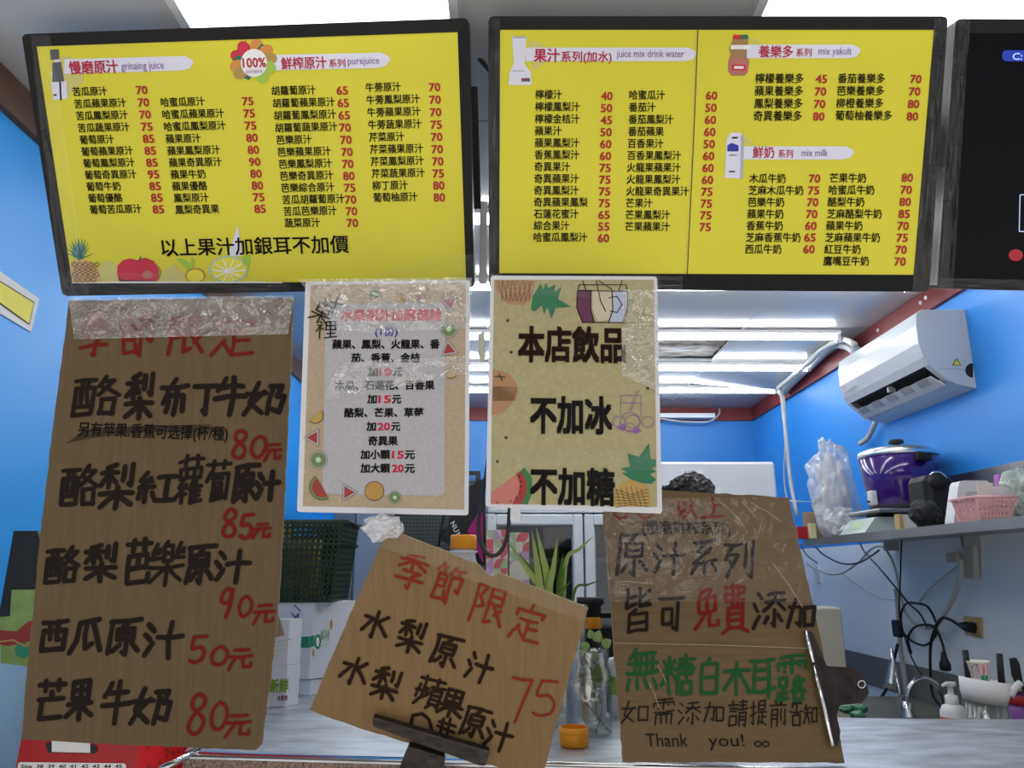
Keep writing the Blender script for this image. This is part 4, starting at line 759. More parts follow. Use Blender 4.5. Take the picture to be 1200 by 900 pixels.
# tall bottle with orange cap
bx, by = atY(543, 640, 1.86).x, 1.86; zt = atY(543, 627, by).z
bt = thing('syrup_bottle', (bx, by, ZT), 'clear bottle with an orange cap, standing behind the tilted sign', 'bottle')
MB().lathe([(0, .003), (.045, .003), (.048, .01), (.048, zt-ZT-.11), (.03, zt-ZT-.055), (.027, zt-ZT-.03), (.027, zt-ZT-.005), (.024, zt-ZT-.005), (.024, zt-ZT-.05), (.045, zt-ZT-.115), (.045, .012), (0, .01)], (bx, by, ZT), mat('milky_bottle', (.85, .87, .88), .15, trans=.5), 24).build('bottle_body', bt)
MB().lathe([(0, 0), (.029, 0), (.031, -.003), (.031, -.031), (.029, -.033), (0, -.033)], (bx, by, zt), M['orange'], 24).build('cap', bt)
mb = MB().lathe([(.0335, -.036), (.0335, -.040), (.031, -.042)], (bx, by, zt), M['white'], 24); mb.build('neck_ring', bt)
# patterned box
def mosaic(pl_pt, nx, ny, m_list, mb, seed):
    r = random.Random(seed)
    for i in range(nx):
        for j in range(ny):
            o = [(i, j), (i+1, j), (i+1, j+1), (i, j+1)]; k = r.randrange(4); m = M[r.choice(m_list)]; m2 = M[r.choice(m_list)]
            c0 = o[k]; pts = [c0]
            cx, cyy = c0; dx = 1 if cx == i else -1; dy = 1 if cyy == j else -1
            for a in range(7): t = a*math.pi/12; pts.append((cx+dx*math.cos(t), cyy+dy*math.sin(t)))
            mb.add([pl_pt(x/nx, y/ny, .0006) for x, y in o], [(0, 1, 2, 3)], m2 if r.random() < .15 else M['cream2'])
            mb.add([pl_pt(x/nx, y/ny, .0012) for x, y in pts], [tuple(range(len(pts)))], m)
M['cream2'] = mat('cream_white_print', (.78, .74, .66), .6); M['rose'] = mat('rose_print', (.72, .16, .20), .6); M['lav'] = mat('lavender_print', (.58, .38, .64), .6)
Y = 2.05
for nm, x0, x1, y0, lb in (('paper_cup_box', 570, 595, 621, 'patterned pink and red carton behind the orange capped bottle'), ('paper_cup_box', 597, 620, 624, 'narrow patterned carton beside the spider plant leaves')):
    a, b = atY(x0, y0, Y), atY(x1, y0, Y); t = thing(nm, ((a.x+b.x)/2, Y+.05, ZT), lb, 'carton')
    MB().box((a.x, Y, ZT), (b.x, Y+.09, a.z), M['cream2']).build('carton', t)
    mb = MB(); mosaic(lambda u, v, o: V((a.x+(b.x-a.x)*u, Y-o, ZT+(a.z-ZT)*v)), 3, 18, ['rose', 'lav', 'palegreen', 'rose', 'cream2'], mb, x0); mb.build('pattern_print', t)
# black juicer with orange band
q = atY(693, 700, 1.98); jn = thing('juice_blender', (q.x, 1.98, ZT), 'black appliance with an orange band behind the glass jar', 'appliance')
h = q.z-ZT
MB().lathe([(.026, h-.13), (.026, h-.02), (.034, h-.015), (.034, h), (0, h)], (q.x-.003, 1.98, ZT), M['blackm'], 24).build('body', jn); MB().lathe([(0, .001), (.032, .001), (.034, .01), (.030, h-.16), (.026, h-.13)], (q.x-.003, 1.98, ZT), M['white'], 24).build('white_base', jn)
MB().lathe([(.027, 0), (.0275, .001), (.0275, .026), (.027, .027)], (q.x-.003, 1.98, atY(693, 736, 1.98).z), M['orange'], 24).build('orange_band', jn)
MB().box((q.x+.015, 1.965, atY(693, 724, 1.98).z), (q.x+.06, 1.995, atY(693, 718, 1.98).z), M['blackm']).build('side_handle', jn)

t = thing('label_tub', (atY(718, 840, 1.95).x+.03, 1.97, ZT), 'milky plastic tub with a yellow green label behind the glass jar', 'tub'); q2 = atY(716, 800, 1.97)
MB().lathe([(0, .001), (.04, .001), (.043, .02), (.043, .12), (.038, .13), (0, .13)], (q2.x+.035, 1.97, ZT), M['whitep'], 24).build('tub_body', t); MB().lathe([(.0433, .05), (.0436, .051), (.0436, .09), (.0433, .091)], (q2.x+.035, 1.97, ZT), M['lime'], 24).build('tub_label', t)
q2 = atY(660, 800, 2.03); MB().lathe([(0, .001), (.03, .001), (.036, .17), (.038, .175), (0, .175)], (q2.x, 2.02, ZT), mat('pinkish_tumbler', (.75, .5, .52), .4), 24).build('pink_tumbler', None, 'pale pink tumbler behind the glass jar', 'tumbler')
MB().box((atY(562, 260, 1.6).x, 1.6, atY(562, 332, 1.6).z), (atY(571, 260, 1.6).x, 1.604, atY(562, 236, 1.6).z), M['lam']).build('white_tape_strip', None, 'pale tape strip in the gap between the two yellow screens', 'tape')
MB().prism([atY(560, 392, 1.42), atY(568, 388, 1.42), atY(569, 418, 1.42), atY(564, 426, 1.42), atY(560, 412, 1.42)], (0, .002, 0), mat('cream_tag', (.72, .72, .58), .6)).build('cream_paper_tag', None, 'little cream paper tag behind the gap of the laminated sheets', 'paper')
# black cable loop hanging between the laminated sheets
MB().tube(spline([atY(585, 300, 1.50), atY(582, 420, 1.42), atY(574, 520, 1.39), atY(566, 580, 1.385), atY(561, 610, 1.385), atY(563, 635, 1.385), atY(573, 650, 1.385), atY(585, 648, 1.385), atY(594, 630, 1.385), atY(597, 600, 1.385), atY(599, 540, 1.39), atY(600, 400, 1.42), atY(598, 300, 1.50)], 6), .0036, M['cable'], 8).build('hanging_cable', None, 'thick black cable looping down behind the kraft laminated sheet', 'cable')
p = thing('adhesive_hook', atY(604, 606, 1.37), 'small white plastic hook below the kraft laminated sheet', 'hook')
a, b = atY(598, 596, 1.37), atY(610, 611, 1.37); MB().box((a.x, 1.365, b.z), (b.x, 1.375, a.z+.03), M['white'], bev=.002).build('hook_plate', p); MB().tube(spline([(a.x+.009, 1.365, b.z+.012), (a.x+.009, 1.352, b.z+.004), (a.x+.009, 1.350, b.z+.014)], 4), .002, M['white'], 6).build('hook_arm', p)
# cables above the screens
MB().tube(spline([atY(524, -10, 1.40), atY(522, 8, 1.40), atY(531, 22, 1.42), atY(548, 50, 1.46), atY(556, 62, 1.5), atY(575, 84, 1.52), atY(600, 100, 1.55)], 6), .006, M['cable'], 8).build('power_cable', None, 'black cable running behind the gap between the two yellow screens', 'cable')
# crumpled clear bag tied at the tilted sign
def crumple(name, c, rx, ry, rz, m, label, cat, seed, n=3, amp=.35, parent=None, freq=2.6, shape=None):
    bm = bmesh.new(); bmesh.ops.create_icosphere(bm, subdivisions=n, radius=1)
    vs = []
    for v in bm.verts:
        p = v.co.normalized(); k = 1 + amp*.6*noise.noise(p*freq*.7+V((seed, 0, 0))) - amp*.9*abs(noise.noise(p*freq*1.7+V((seed, 5, 0)))) + amp*.5*abs(noise.noise(p*freq*4+V((seed, 8, 0))))
        q = V((p.x*rx, p.y*ry, p.z*rz))*k
        if shape: q = shape(q, p)
        v.co = q + V(c)
    mb = MB().add([v.co.copy() for v in bm.verts], [tuple(v.index for v in f.verts) for f in bm.faces], m); bm.free()
    return mb.build(name, parent, label, cat)
crumple('plastic_wrap_knot', CM.px(450, 617, .01), .034, .02, .022, M['bag'], 'crumpled clear plastic tied on the upper corner of the tilted sign', 'plastic wrap', 3, amp=.6, freq=3.5)

# ================================================================== LEFT SIDE
# yellow sign on the blue wall
pl = Plane((0, 0, 0), 0, 0, 0); pl.o = V((XL+.004, 2, 1.6)); pl.n = V((1, 0, 0)); pl.u = V((0, 1, 0)); pl.v = V((0, 0, 1))
t = thing('wall_sticker', pl.px(30, 386), 'yellow sticker with a white border on the left blue wall', 'sticker')
pl.slab(MB(), [(-60, 280), (0, 318), (46, 350), (37, 389), (0, 367), (-60, 330)], M['whitep'], 0, .003).build('white_border', t)
mb = MB(); pl.poly(mb, [(-60, 290), (0, 329), (40, 354), (34, 381), (0, 357), (-60, 322)], M['stem'], .001); mb.build('dark_outline', t)
mb = MB(); pl.poly(mb, [(-60, 292), (0, 331), (38.5, 355), (33, 379), (0, 355), (-60, 320)], M['yell'], .002); mb.build('yellow_face', t)
# red shoe-size carton
Y0 = 1.60; a = atY(27, 560, Y0); x0, x1 = atY(12, 900, Y0).x, atY(160, 900, Y0).x; zt = atY(27, 780, Y0).z; zb = .88
t = thing('red_carton', ((x0+x1)/2, Y0, .0), 'red printed carton with a size chart behind the tall cardboard sign', 'carton')
mb = MB(); fr = [V((x0, Y0, zb)), V((x1, Y0, zb)), V((x1, Y0, zt)), V((x0+.02, Y0, zt))]; mb.prism(fr, (.012, .18, 0), M['redbox']); mb.build('carton_body', t)
mb = MB(); x2 = atY(227, 890, 1.70).x; mb.quad(V((x1, Y0-.0005, zb)), V((x2, Y0+.09, zb)), V((x2, Y0+.09, zt)), V((x1, Y0-.0005, zt)), M['redbox2']); mb.quad(V((x2, Y0+.09, zb)), V((x1+.012, Y0+.18, zb)), V((x1+.012, Y0+.18, zt)), V((x2, Y0+.09, zt)), M['redbox2'])
mb.build('folded_side', t)
fp = Plane((0, 0, 0), 0, 0, 0); fp.o = V((0, Y0-.001, 1)); fp.n = V((0, -1, 0)); fp.u = V((1, 0, 0)); fp.v = V((0, 0, 1))
mb = MB(); fp.poly(mb, rounded([(53, 870), (114, 873), (114, 883), (56, 882)], 4), M['dark'], .0004); fp.poly(mb, [(61, 868), (106, 871), (106, 882), (61, 881)], M['whitep'], .001); mb.build('hand_hole', t)
mb = MB(); fp.poly(mb, rounded([(21, 893), (148, 894.5), (148, 906), (21, 906)], 4), M['whitep'], .0004); fp.text(mb, 'Size  38  39  40  41  42  43  44  45', 25, 898, 143, 4.2, M['ink'], .01, 'D', off=.001); mb.build('size_label', t)
sp = Plane((0, 0, 0), 0, 0, 0); d = V((x2-x1, .0905, 0)).normalized(); sp.o = V((x1, Y0-.001, 1)); sp.u = d; sp.n = V((d.y, -d.x, 0)); sp.v = V((0, 0, 1)); mb = MB()
for k in range(26): x, y = 172+rnd.random()*52, 876+rnd.random()*26; sp.disc(mb, x, y, 1.3, 2.4, M['melonr'], .001, 8)
tag(mb.build('seed_print', t), kind='stuff')
MB().box((x0+.01, Y0+.01, 0), (x1, Y0+.17, zb), M['blackm']).build('crate_stand', None, 'dark crate carrying the red carton by the left wall', 'crate')
# black and green printed box on it
Y1 = 1.66; t = thing('printed_poster_box', (atY(22, 780, Y1).x, Y1, zt), 'black topped box with green and red fruit print beside the left wall', 'carton')
fp2 = Plane((0, 0, 0), 0, 0, 0); fp2.o = V((0, Y1, 1)); fp2.n = V((0, -1, 0)); fp2.u = V((1, 0, 0)); fp2.v = V((0, 0, 1))
fp2.slab(MB(), [(16, 622), (43, 622), (47, 632), (60, 634), (60, 690), (10, 722), (-2, 725)], M['blackm'], 0, .05).build('black_upper', t)
fp2.slab(MB(), [(14, 691), (60, 691), (60, 784), (1, 777), (0, 723), (12, 722)], mat('green_fruit_print', (.28, .40, .12), .6, noise_a=.3, noise_s=25), .001, .052).build('green_lower', t)
mb = MB(); fp2.poly(mb, [(0, 738), (20, 740), (34, 728), (60, 724), (60, 745), (34, 752), (10, 757), (0, 755)], M['melonr'], .0018); fp2.disc(mb, 27, 762, 9, 9, M['green'], .0022); fp2.line(mb, [(0, 752), (16, 750), (30, 757), (50, 752)], 2, M['pineap'], .0022); mb.build('fruit_print', t)
# pinkish curtain strip at the very edge
mb = MB(); n = 14; vs = []; fs = []
for k in range(n+1):
    x = XL+.03+.14*k/n; y = 1.43+.012*math.sin(k*1.7); vs += [(x, y, 0), (x, y, atY(0, 778, 1.43).z)]
for k in range(n): fs.append((2*k, 2*k+2, 2*k+3, 2*k+1))
mb.add(vs, fs, mat('pinkish_cloth', (.42, .36, .38), .8), True); mb.build('cloth_drape', None, 'pinkish grey cloth hanging at the left edge below the printed box', 'cloth')
# cartons on the counter end and basket
def carton(x0, x1, y0, y1, Y, dp, z0, label, name='white_carton', rot=0, m='carton', xr=None):
    a, b = atY(x0, y0, Y), atY(x1, y1, Y); t = thing(name, ((a.x+b.x)/2, Y, z0), label, 'carton')
    fr = [V((a.x, Y, z0)), V((b.x, Y, z0)), V((b.x, Y, a.z)), V((a.x, Y, a.z))]; MB().prism(fr, V((xr if xr is not None else 0, dp, 0)), M[m]).build('carton_body', t)
    f = Plane((0, 0, 0), 0, 0, 0); f.o = V((0, Y-.001, 1)); f.n = V((0, -1, 0)); f.u = V((1, 0, 0)); f.v = V((0, 0, 1))
    g = Plane((0, 0, 0), 0, 0, 0); d = V((xr or .0, dp, 0)).normalized(); g.o = V((b.x+.001, Y, 1)); g.u = d; g.n = V((d.y, -d.x, 0)); g.v = V((0, 0, 1))
    return t, f, g, b
z0 = ZT+.001
YC = 2.17
zm = atY(340, 796, 2.28).z
t, f, g, b = carton(300, 362, 797, 822, 2.28, .16, ZT+.001, 'plain white carton at the bottom of the stack under the green banded one', xr=.13)
mb = MB()
for k in range(14): f.disc(mb, 342+rnd.random()*14, 806+rnd.random()*16, .9, .9, M['acd'], .001, 6)
mb.build('speckle_print', t)
t, f, g, b = carton(300, 362, 706, 796, 2.27, .16, zm+.001, 'white carton with a green band and blue handwriting under the green basket', xr=.13)
mb = MB(); f.poly(mb, [(335, 746), (362, 746), (362, 759), (335, 759)], M['green'], .001); g.poly(mb, [(362, 746), (368, 744), (368, 757), (362, 759)], M['green'], .001)
f.line(mb, [(345, 709), (352, 716)], 1.2, M['navy'], .001); f.line(mb, [(342, 718), (346, 724), (350, 719), (349, 725), (344, 729)], 1.2, M['navy'], .001); f.line(mb, [(344, 736), (349, 733), (346, 730)], 1.2, M['navy'], .001)
g.disc(mb, 372, 752, 4, 9, M['green'], .001, 10); g.disc(mb, 372, 752, 2, 6, M['whitep'], .0014, 8); g.text(mb, '鮮果禮', 376, 745, 386, 12, M['palegreen'], .01, off=.001); g.line(mb, [(376, 757), (388, 753)], .8, M['palegreen'], .001); f.text(mb, 'www', 342, 771, 352, 2.5, M['water'], 0, 'L', off=.001); f.text(mb, 'Fresh', 343, 776, 350, 2.5, M['water'], 0, 'L', off=.001)
g.disc(mb, 367, 765, 1.3, 5, M['orangeprint'], .001, 8); g.disc(mb, 388, 732, 1.5, 6, M['orangeprint'], .001, 8); mb.build('printed_marks', t)
zb1 = zm+.001; bt_ = atY(340, 705, 2.27).z
t, f, g, b = carton(285, 334, 780, 825, 2.09, .05, ZT+.001, 'small white carton with lime green lettering, bottom of the front pair', xr=.02)
mb = MB(); f.text(mb, '新鮮', 316, 804, 338, 15, M['lime'], .03, off=.001); f.text(mb, '水果禮', 325, 818, 337, 6, M['red'], .01, off=.001); mb.build('printed_marks', t)
z1 = atY(300, 780, 2.09).z
t, f, g, b = carton(285, 336, 726, 780, 2.09, .05, z1+.001, 'small white carton with fine green print, top of the front pair', xr=.02)
mb = MB()
for k in range(4): f.line(mb, [(316, 754+k*5.5), (341-k*4, 749+k*5.5)], 1.1, M['palegreen'], .001, False)
f.poly(mb, [(322, 706), (334, 744), (318, 748)], M['cardedge'], .003); mb.build('printed_marks', t)
# basket
BY = 2.27; bz = bt_+.001
P = [atY(322, 700, BY).x, atY(388, 694, BY).x]; xl, xr_ = atY(262, 620, BY).x, atY(402, 612, BY).x; zt2 = atY(350, 612, BY).z
t = thing('plastic_basket', ((xl+xr_)/2, BY+.1, bz), 'dark green slotted plastic basket stacked on the white cartons', 'basket')
x0b, x1b = xl+.02, P[1]; yb0, yb1 = BY, BY+.22
def lerp(a, b, k): return a+(b-a)*k
def wall(mb, A0, B0, A1, B1, nx, nz, m, sv=.3, sh=.3):
    A0, B0, A1, B1 = map(V, (A0, B0, A1, B1)); n = (B0-A0).cross(A1-A0).normalized()*.004
    def P_(u, v): return A0.lerp(B0, u).lerp(A1.lerp(B1, u), v)
    for i in range(nx+1): u = i/nx; d = .0030*max(1, (B0-A0).length/.25)/(B0-A0).length; mb.prism([P_(u-d, 0), P_(u+d, 0), P_(u+d, 1), P_(u-d, 1)], n, m)
    for j in range(nz+1): v = j/nz; d = .0034/(A1-A0).length; mb.prism([P_(0, v-d), P_(1, v-d), P_(1, v+d), P_(0, v+d)], n, m)
zm_ = lerp(bz, zt2, .72)
mb = MB()
for (a0, b0, a1, b1, nx) in [((x0b, yb0, bz), (x1b, yb0, bz), (xl, yb0-.01, zt2), (xr_, yb0-.01, zt2), 22), ((x1b, yb0, bz), (x1b, yb1, bz), (xr_, yb0-.01, zt2), (xr_, yb1, zt2), 14), ((x0b, yb1, bz), (x1b, yb1, bz), (xl, yb1, zt2), (xr_, yb1, zt2), 22), ((x0b, yb0, bz), (x0b, yb1, bz), (xl, yb0-.01, zt2), (xl, yb1, zt2), 14)]:
    wall(mb, a0, b0, a1, b1, nx, 14, M['dgreen'])
mb.build('lattice_walls', t)
mb = MB().box((x0b, yb0, bz), (x1b, yb1, bz+.006), M['dgreen']); mb.build('basket_floor', t)
for z, o in ((zt2, .012), (zm_, .008)):
    k = (z-bz)/(zt2-bz); X0, X1 = lerp(x0b, xl, k), lerp(x1b, xr_, k); mb = MB(); mb.tube([(X0-o, yb0-o, z), (X1+o, yb0-o, z), (X1+o, yb1+o, z), (X0-o, yb1+o, z), (X0-o, yb0-o, z)], .008 if z == zt2 else .005, M['dgreen'], 6); mb.build('basket_rim', t)
mb = MB().prism([V((x0b+(x1b-x0b)*.3, yb0-.004, bz)), V((x0b+(x1b-x0b)*.62, yb0-.004, bz)), V((x0b+(x1b-x0b)*.66, yb0-.008, bz+(zt2-bz)*.55)), V((x0b+(x1b-x0b)*.28, yb0-.008, bz+(zt2-bz)*.55))], (0, .004, 0), M['dgreen']); mb.build('solid_panel', t)
MB().box((xl+.04, BY+.05, bz+.008), (xr_-.09, BY+.15, bz+(zt2-bz)*.8), M['pineap']).build('tan_box', None, 'tan cardboard box inside the green slotted basket', 'box')
# cardboard tucked in the basket
MB().prism([atY(323, 606, BY+.06), atY(345, 618, BY+.06), atY(338, 680, BY+.06), atY(316, 680, BY+.06)], (0, .004, 0), M['pineap']).build('cardboard_flap', None, 'tan cardboard flap standing inside the green basket', 'cardboard')
# pink bow and red cloth beside
q = atY(397, 728, 2.56); t = thing('red_bag', (q.x, 2.56, atY(397, 794, 2.56).z), 'dark red bag with a pink bow beside the white cartons', 'bag')
MB().prism([atY(384, 700, 2.56), atY(398, 712, 2.56), atY(408, 733, 2.56), atY(402, 794, 2.56), atY(374, 794, 2.56), atY(380, 720, 2.56)], (0, .05, 0), mat('dark_red_cloth', (.28, .01, .03), .8)).build('bag_body', t)
q = atY(401, 703, 2.55); crumple('ribbon_loop', q, .018, .015, .028, M['hotpink'], None, None, 2, 2, .3, t); crumple('ribbon_loop', q+V((-.03, 0, .0)), .014, .014, .02, M['hotpink'], None, None, 5, 2, .3, t)
MB().box((-.86, 2.5, 0), (-.5, 2.86, atY(397, 796, 2.56).z), M['dgreen'], bev=.01).build('storage_crate', None, 'dark green crate on the floor behind the carton stack', 'crate')
# locker
YL = 3.9; a, b = atY(418, 600, YL), atY(462, 600, YL); t = thing('storage_locker', ((a.x+b.x)/2, YL+.25, 0), 'tall grey blue steel locker between the basket and the wire rack', 'cabinet')
MB().box((atY(392, 600, YL).x, YL, 0), (b.x, YL+.5, 1.86), M['box_shade']).build('cabinet_body', t)
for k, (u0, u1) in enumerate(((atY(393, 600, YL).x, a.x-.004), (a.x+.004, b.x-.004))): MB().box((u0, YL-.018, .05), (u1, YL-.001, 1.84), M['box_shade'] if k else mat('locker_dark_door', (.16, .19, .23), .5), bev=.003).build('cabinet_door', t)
MB().box((a.x+.03, YL-.04, 1.0), (a.x+.045, YL-.018, 1.12), M['chrome']).build('door_handle', t)
# wire rack with mesh
YM = 3.85; xa, xb = atY(466, 600, YM).x, atY(560, 600, YM).x
t = thing('wire_rack', ((xa+xb)/2, YM, 0), 'dark wire mesh rack panel left of the glass fridge', 'rack')
mb = MB()
for k in range(26): x = lerp(xa, xb, k/25); mb.box((x-.0012, YM-.001, .3), (x+.0012, YM+.001, 1.92), M['wire'])
for k in range(90): z = .3+1.62*k/89; mb.box((xa, YM-.002, z-.0012), (xb, YM, z+.0012), M['wire'])
tag(mb.build('mesh_grid', t), kind='stuff')
mb = MB(); mb.box((xa-.012, YM-.012, 0), (xa+.012, YM+.012, 1.94), M['wire']); mb.box((xb-.012, YM-.012, 0), (xb+.012, YM+.012, 1.94), M['wire']); mb.box((xa, YM-.01, 1.92), (xb, YM+.01, 1.94), M['wire']); mb.build('rack_frame', t)
MB().box((xa+.01, YM+.05, .1), (xb-.01, YM+.3, 1.9), mat('grey_backdrop_panel', (.16, .17, .16), .7)).build('grey_cupboard', None, 'plain grey cupboard standing behind the wire mesh rack', 'cabinet')
# black bag with white letters and magenta cloth hanging on rack
YK = 3.54; fk = Plane((0, 0, 0), 0, 0, 0); fk.o = V((0, YK, 1)); fk.n = V((0, -1, 0)); fk.u = V((1, 0, 0)); fk.v = V((0, 0, 1))
t = thing('black_shoulder_bag', atY(535, 640, YK), 'black bag with slanting white letters hanging left of the glass fridge', 'bag')
fk.slab(MB(), [(534, 580), (568, 560), (570, 700), (533, 660), (528, 640), (516, 632), (515, 622), (524, 618)], M['blackm'], 0, .045).build('bag_body', t)
mb = MB()
for k, ch in enumerate('NUM'):
    vs, fs = glyphs(ch); a_ = R(-58); c0 = fk.loc(527+k*3.2, 613+k*6.5); mb.add([fk.w(c0[0]+(x*math.cos(a_)-y*math.sin(a_))*.034, c0[1]+(x*math.sin(a_)+y*math.cos(a_))*.034, .002) for x, y in vs], fs, M['whitep'])
mb.build('white_letters', t); MB().tube(spline([fk.px(527, 570, .005), fk.px(519, 610, .01), fk.px(514, 640, .005)], 5), .006, M['cable'], 6).build('strap', t)
fk.slab(MB(), [(548, 622), (560, 602), (566, 600), (566, 660), (551, 630)], M['magenta'], .02, .015).build('magenta_cloth', None, 'magenta cloth hanging beside the black bag', 'cloth')

# ================================================================== GLASS DOOR FRIDGE
YFr = 3.6; xl, xr = atY(569, 600, YFr).x, atY(908, 541, YFr).x; zt = atY(900, 541, YFr).z
t = thing('glass_door_fridge', ((xl+xr)/2, YFr+.35, 0), 'white three door glass fronted display fridge at the back', 'fridge')
zd = atY(600, 603, YFr).z; mb = MB()
mb.box((xl, YFr, zd+.01), (xr, YFr+.7, zt), M['steelw'], bev=.012); mb.build('header', t)
mb = MB(); mb.box((xl, YFr+.03, .12), (xl+.04, YFr+.7, zd+.01), M['steelw']); mb.box((xr-.04, YFr+.03, .12), (xr, YFr+.7, zd+.01), M['steelw']); mb.box((xl, YFr+.66, .12), (xr, YFr+.7, zd), mat('fridge_liner', (.30, .32, .33), .5)); mb.box((xl, YFr+.03, .08), (xr, YFr+.7, .16), M['steelw']); mb.box((xl, YFr, 0), (xr, YFr+.68, .1), M['blackm']); mb.build('cabinet_body', t)
edges = [xl, atY(684, 650, YFr).x, (atY(684, 650, YFr).x+xr)/2, xr]
for k in range(3):
    a, b = edges[k]+.004, edges[k+1]-.004; d = MB(); fw = .045
    for lo, hi in (((a, .17), (a+fw, zd)), ((b-fw, .17), (b, zd)), ((a+fw, zd-fw*1.1), (b-fw, zd)), ((a+fw, .17), (b-fw, .17+fw))): d.box((lo[0], YFr-.03, lo[1]), (hi[0], YFr+.02, hi[1]), M['steelw'], bev=.006)
    d = d.build('fridge_door', t); MB().box((a+fw-.002, YFr-.006, .2), (b-fw+.002, YFr, zd-fw), M['pane']).build('glass_pane', d)
    mb = MB(); z1_ = zd-fw*1.1; e = .006
    for lo, hi in (((a+fw, .215), (a+fw+e, z1_)), ((b-fw-e, .215), (b-fw, z1_)), ((a+fw, z1_-e), (b-fw, z1_))): mb.box((lo[0], YFr-.012, lo[1]), (hi[0], YFr-.004, hi[1]), M['grid'])
    mb.build('door_gasket', d); MB().box((b-.018, YFr-.055, .95), (b-.006, YFr-.03, 1.2), M['grid'], bev=.003).build('door_handle', d)
    for z in (.5, .85, 1.2, 1.5): MB().box((a+.02, YFr+.08, z), (b-.02, YFr+.6, z+.012), M['steelw']).build('fridge_shelf', t)
mb = MB(); hp = Plane((0, 0, 0), 0, 0, 0); hp.o = V((0, YFr-.001, 1)); hp.n = V((0, -1, 0)); hp.u = V((1, 0, 0)); hp.v = V((0, 0, 1))
hp.poly(mb, [(798, 550), (824, 550), (825, 569), (800, 569)], M['whitep'], .0005); hp.text(mb, '公告', 801, 553.5, 816, 4, M['water'], 0, off=.001); hp.line(mb, [(802, 559), (822, 559)], .8, M['water'], .001, False); hp.poly(mb, [(834, 571), (846, 571), (846, 575), (834, 575)], M['whitep'], .0005); mb.build('taped_notice', t)
foods = [(.5, 'orange'), (.85, 'mint'), (1.2, 'carton'), (.85, 'rose'), (1.2, 'pineap')]
for i, (z, m) in enumerate([(1.2, 'pineap'), (.85, 'mint'), (1.2, 'carton'), (1.5, 'carton'), (.85, 'orange'), (1.2, 'orange'), (1.2, 'rose')]):
    x = xl+.12+i*.17
    MB().lathe([(0, .001), (.04, .001), (.045, .02), (.045, .10), (.02, .14), (.018, .17), (0, .17)], (x, YFr+.22, z+.012), M[m], 14).build('fridge_bottle', None, ['tan', 'mint green', 'white', 'tall white', 'orange', 'second orange', 'rose red'][i]+' bottle standing on a fridge shelf', 'bottle', 'bottles inside the fridge')
# dark crumpled bag above the cup sealer behind the right board
sx, sy = atY(800, 580, 1.80).x, 1.80
t = thing('cup_sealing_machine', (sx, sy, ZT), 'grey cup sealing machine hidden behind the green lettered sign', 'machine')
zt5 = atY(800, 582, 1.80).z
MB().box((sx-.09, sy-.06, ZT+.002), (sx+.09, sy+.08, ZT+.06), M['water'], bev=.008).build('machine_base', t); MB().box((sx-.08, sy+.02, ZT+.06), (sx+.08, sy+.08, zt5), M['water'], bev=.008).build('machine_column', t); MB().box((sx-.085, sy-.06, zt5-.12), (sx+.085, sy+.08, zt5), M['water'], bev=.012).build('machine_head', t)
q = atY(809, 572, 1.80)
def shp(v, p): return V((v.x, v.y, v.z if v.z > -.01 else -.01))
crumple('crumpled_bag', (q.x, 1.80, zt5+.012), .056, .045, .042, M['clothdk'], 'crumpled dark grey plastic bag peeking over the green lettered sign', 'bag', 11, 4, .3, shape=shp, freq=2.2)
crumple('crumpled_bag', (atY(781, 575, 1.80).x, 1.82, zt5+.01), .026, .03, .02, M['clothdk'], 'flat dark grey bag end left of the taller crumpled bag', 'bag', 17, 3, .3, shape=shp, freq=2.2)

# ================================================================== RIGHT WALL
# air conditioner
ya, yb = 2.74, 3.44; prof = [(0, .960), (.165, .960), (.185, .945), (.192, .90), (.192, .83), (.180, .775), (.165, .745)]
low = [(.165, .745), (.105, .690), (.07, .672), (0, .655)]
ac = thing('air_conditioner', (XR, (ya+yb)/2, CH+.655), 'white wall mounted air conditioner with an open louvre on the right blue wall', 'air conditioner')
def pr(pts, y): return [V((XR-a, y, CH+z)) for a, z in pts]
mb = MB(); full = prof+low[1:]; n = len(full); a, b = pr(full, ya), pr(full, yb)
mb.add(a+b, [tuple(range(n)), tuple(range(2*n-1, n-1, -1))], M['ac']); 
for i in range(n-1):
    if i == 6: continue
    mb.add([a[i], b[i], b[i+1], a[i+1]], [(0, 1, 2, 3)], M['ac'])
mb.build('casing', ac)
A_, B_ = prof[6], low[1]; mb = MB()
inner = [(A_[0]-.03, A_[1]+.0), (B_[0]-.025, B_[1]+.02)]
P_ = lambda q, y: V((XR-q[0], y, CH+q[1]))
mb.quad(P_(A_, ya+.03), P_(A_, yb-.03), P_(inner[0], yb-.03), P_(inner[0], ya+.03), M['blackm']); mb.quad(P_(inner[0], ya+.03), P_(inner[0], yb-.03), P_(inner[1], yb-.03), P_(inner[1], ya+.03), M['blackm']); mb.quad(P_(inner[1], ya+.03), P_(inner[1], yb-.03), P_(B_, yb-.03), P_(B_, ya+.03), M['acd']); mb.build('air_outlet', ac)
mb = MB()
for y0_, y1_ in ((ya, ya+.03), (yb-.03, yb)): mb.quad(P_(A_, y0_), P_(A_, y1_), P_(B_, y1_), P_(B_, y0_), M['ac']); mb.build('outlet_cheek', ac); mb = MB()

